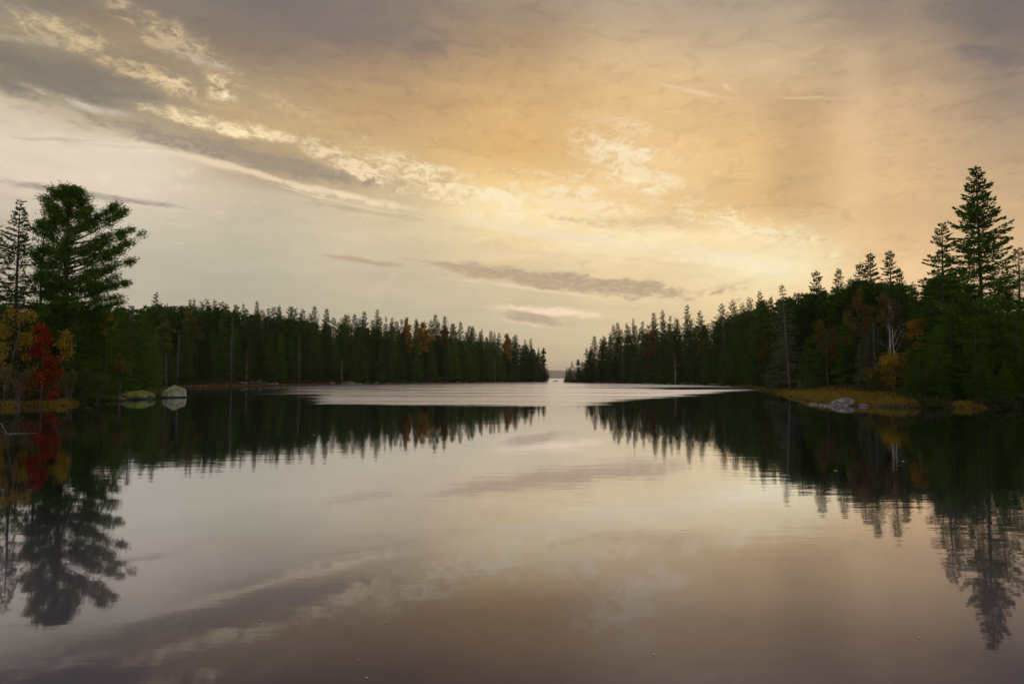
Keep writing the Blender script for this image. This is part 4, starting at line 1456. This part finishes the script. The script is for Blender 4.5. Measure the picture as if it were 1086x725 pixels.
dx, dy = wpos(85, 426.8)
dy += .5
dz = max(0, gz(dx, dy))
sticks('driftwood', [([(dx - .75, dy, dz + .6), (dx - .3, dy, dz + .38), (dx + .1, dy + .05, dz + .14), (dx + .75, dy + .1, dz + .2)], .10),
                     ([(dx - .1, dy, dz + .22), (dx - .45, dy - .1, dz + .08), (dx - .8, dy - .2, dz)], .08),
                     ([(dx + .1, dy, dz + .16), (dx + .5, dy + .1, dz + .36)], .06)], M['drift'], 'bleached white forked driftwood at the foot of the left headland', 'driftwood')
ax_, ay_ = wpos(8, 460)
bx_, by_ = wpos(41, 459)
cx_, cy_ = wpos(-6, 446)
sticks('fallen_branch', [([(cx_, cy_, .35), ((ax_ + cx_) / 2, (ay_ + cy_) / 2, .18), (ax_, ay_, .0)], .022), ([(ax_, ay_, .01), ((ax_ + bx_) / 2, (ay_ + by_) / 2 + .05, .02), (bx_, by_, .0)], .016)],
       M['greybark'], 'thin bent branch lying in the water near the left border', 'branch')
rng_ = np.random.default_rng(33)
lines = []
sx_, sy_, sg = spot(858, 100)
for i in range(60):
    p = np.array([sx_ + rng_.normal(0, 1.0), sy_ + rng_.normal(0, .8), sg])
    q = p + np.array([rng_.normal(0, 1.0), rng_.normal(0, .6), rng_.uniform(.6, 2.2)])
    lines.append(([p, (p + q) / 2 + rng_.normal(0, .1, 3), q], .035))
sticks('brush_pile', lines, M['greybark'], 'tangle of bare grey branches at the foot of the dead spruce', 'brush pile')
# bleached sticks on the near left bank
lines = []
for i in range(26):
    px, pd_ = rng_.uniform(66, 122), rng_.uniform(59, 66)
    x0_, y0_, g0 = spot(px, pd_)
    if g0 < .05:
        continue
    p = np.array([x0_, y0_, g0 + .1])
    q = p + np.array([rng_.normal(0, .7), rng_.normal(0, .3), rng_.uniform(.4, 1.8)])
    lines.append(([p, (p + q) / 2 + rng_.normal(0, .08, 3), q], .022))
sticks('dead_brush', lines, M['greybark'], 'bare grey twigs standing along the bank behind the dark rocks', 'brush')['kind'] = 'stuff'


def floating_leaf(x, y, s, seed, label):
    rng = random.Random(seed)
    px, py = wpos(x, y)
    bm = bmesh.new()
    n = 18
    ring = []
    for i in range(n):
        a = i / n * 2 * math.pi
        r = s * (.75 + .25 * math.cos(5 * a)) * (1 if math.cos(a) > -.9 else .7)
        ring.append(bm.verts.new((r * math.cos(a), r * .75 * math.sin(a), .004 + .25 * s * (math.sin(a) ** 2) * rng.uniform(.6, 1))))
    c = bm.verts.new((0, 0, .005))
    for i in range(n):
        bm.faces.new((c, ring[i], ring[(i + 1) % n]))
    # stalk
    a, b = bm.verts.new((-s * .9, s * .03, .006)), bm.verts.new((-s * .9, -s * .03, .006))
    d = bm.verts.new((-s * 1.6, 0, .012))
    bm.faces.new((a, b, d))
    me = bpy.data.meshes.new('floating_leaf')
    bm.to_mesh(me)
    bm.free()
    me.materials.append(M['driftleaf'])
    o = link('floating_leaf', me, None, (px, py, .002))
    o.rotation_euler.z = rng.uniform(0, 6.28)
    sm = o.modifiers.new('thick', 'SOLIDIFY')
    sm.thickness = .0015
    tag(o, label, 'leaf')


def leafmat():
    m, N = new_mat('pale_leaf')
    n = N.noise(N.node('ShaderNodeTexCoord').outputs['Object'], 60, 3)
    p = N.node('ShaderNodeBsdfPrincipled', {'Base Color': N.mix(n, (.35, .26, .14), (.8, .72, .5)), 'Roughness': .6})
    N.node('ShaderNodeOutputMaterial', {'Surface': p.outputs[0]})
    return m


M['driftleaf'] = leafmat()
for i, (x, y, s, lab) in enumerate([(693.6, 694, .016, 'pale fallen leaf floating in the right half of the foreground water'),
                                    (389, 719, .014, 'pale fallen leaf floating nearest the bottom edge'),
                                    (380.6, 700, .009, 'tiny leaf floating just beyond the nearest pale leaf'),
                                    (409.6, 660, .012, 'small leaf floating beyond the two nearest the bottom edge'),
                                    (276, 658, .013, 'small leaf floating right of the big pine reflection'),
                                    (975, 676, .014, 'small leaf floating left of the tallest spruce reflection'),
                                    (886, 499, .05, 'leaf floating in the dark reflection under the grassy point'),
                                    (958, 489, .05, 'leaf floating in the dark reflection under the yellow bush'),
                                    (333, 461, .06, 'leaf floating in the dark reflection of the far left forest')]):
    floating_leaf(x, y, s, i, lab)


# ------------------------------------------------------------------ air
def haze():
    m, N = new_mat('haze')
    v = N.node('ShaderNodeVolumePrincipled', {'Color': (1, .96, .92, 1), 'Density': 0.00006, 'Anisotropy': .45})
    N.node('ShaderNodeOutputMaterial', {'Volume': v.outputs[0]})
    x, y0, y1, z0, z1 = 20600, -20600, 22600, -2.7, 190
    vs = [(-x, y0, z0), (x, y0, z0), (x, y1, z0), (-x, y1, z0), (-x, y0, z1), (x, y0, z1), (x, y1, z1), (-x, y1, z1)]
    fs = [(0, 3, 2, 1), (4, 5, 6, 7), (0, 1, 5, 4), (1, 2, 6, 5), (2, 3, 7, 6), (3, 0, 4, 7)]
    tag(link('haze', mesh_np('haze', vs, fs, m)), kind='stuff')


haze()
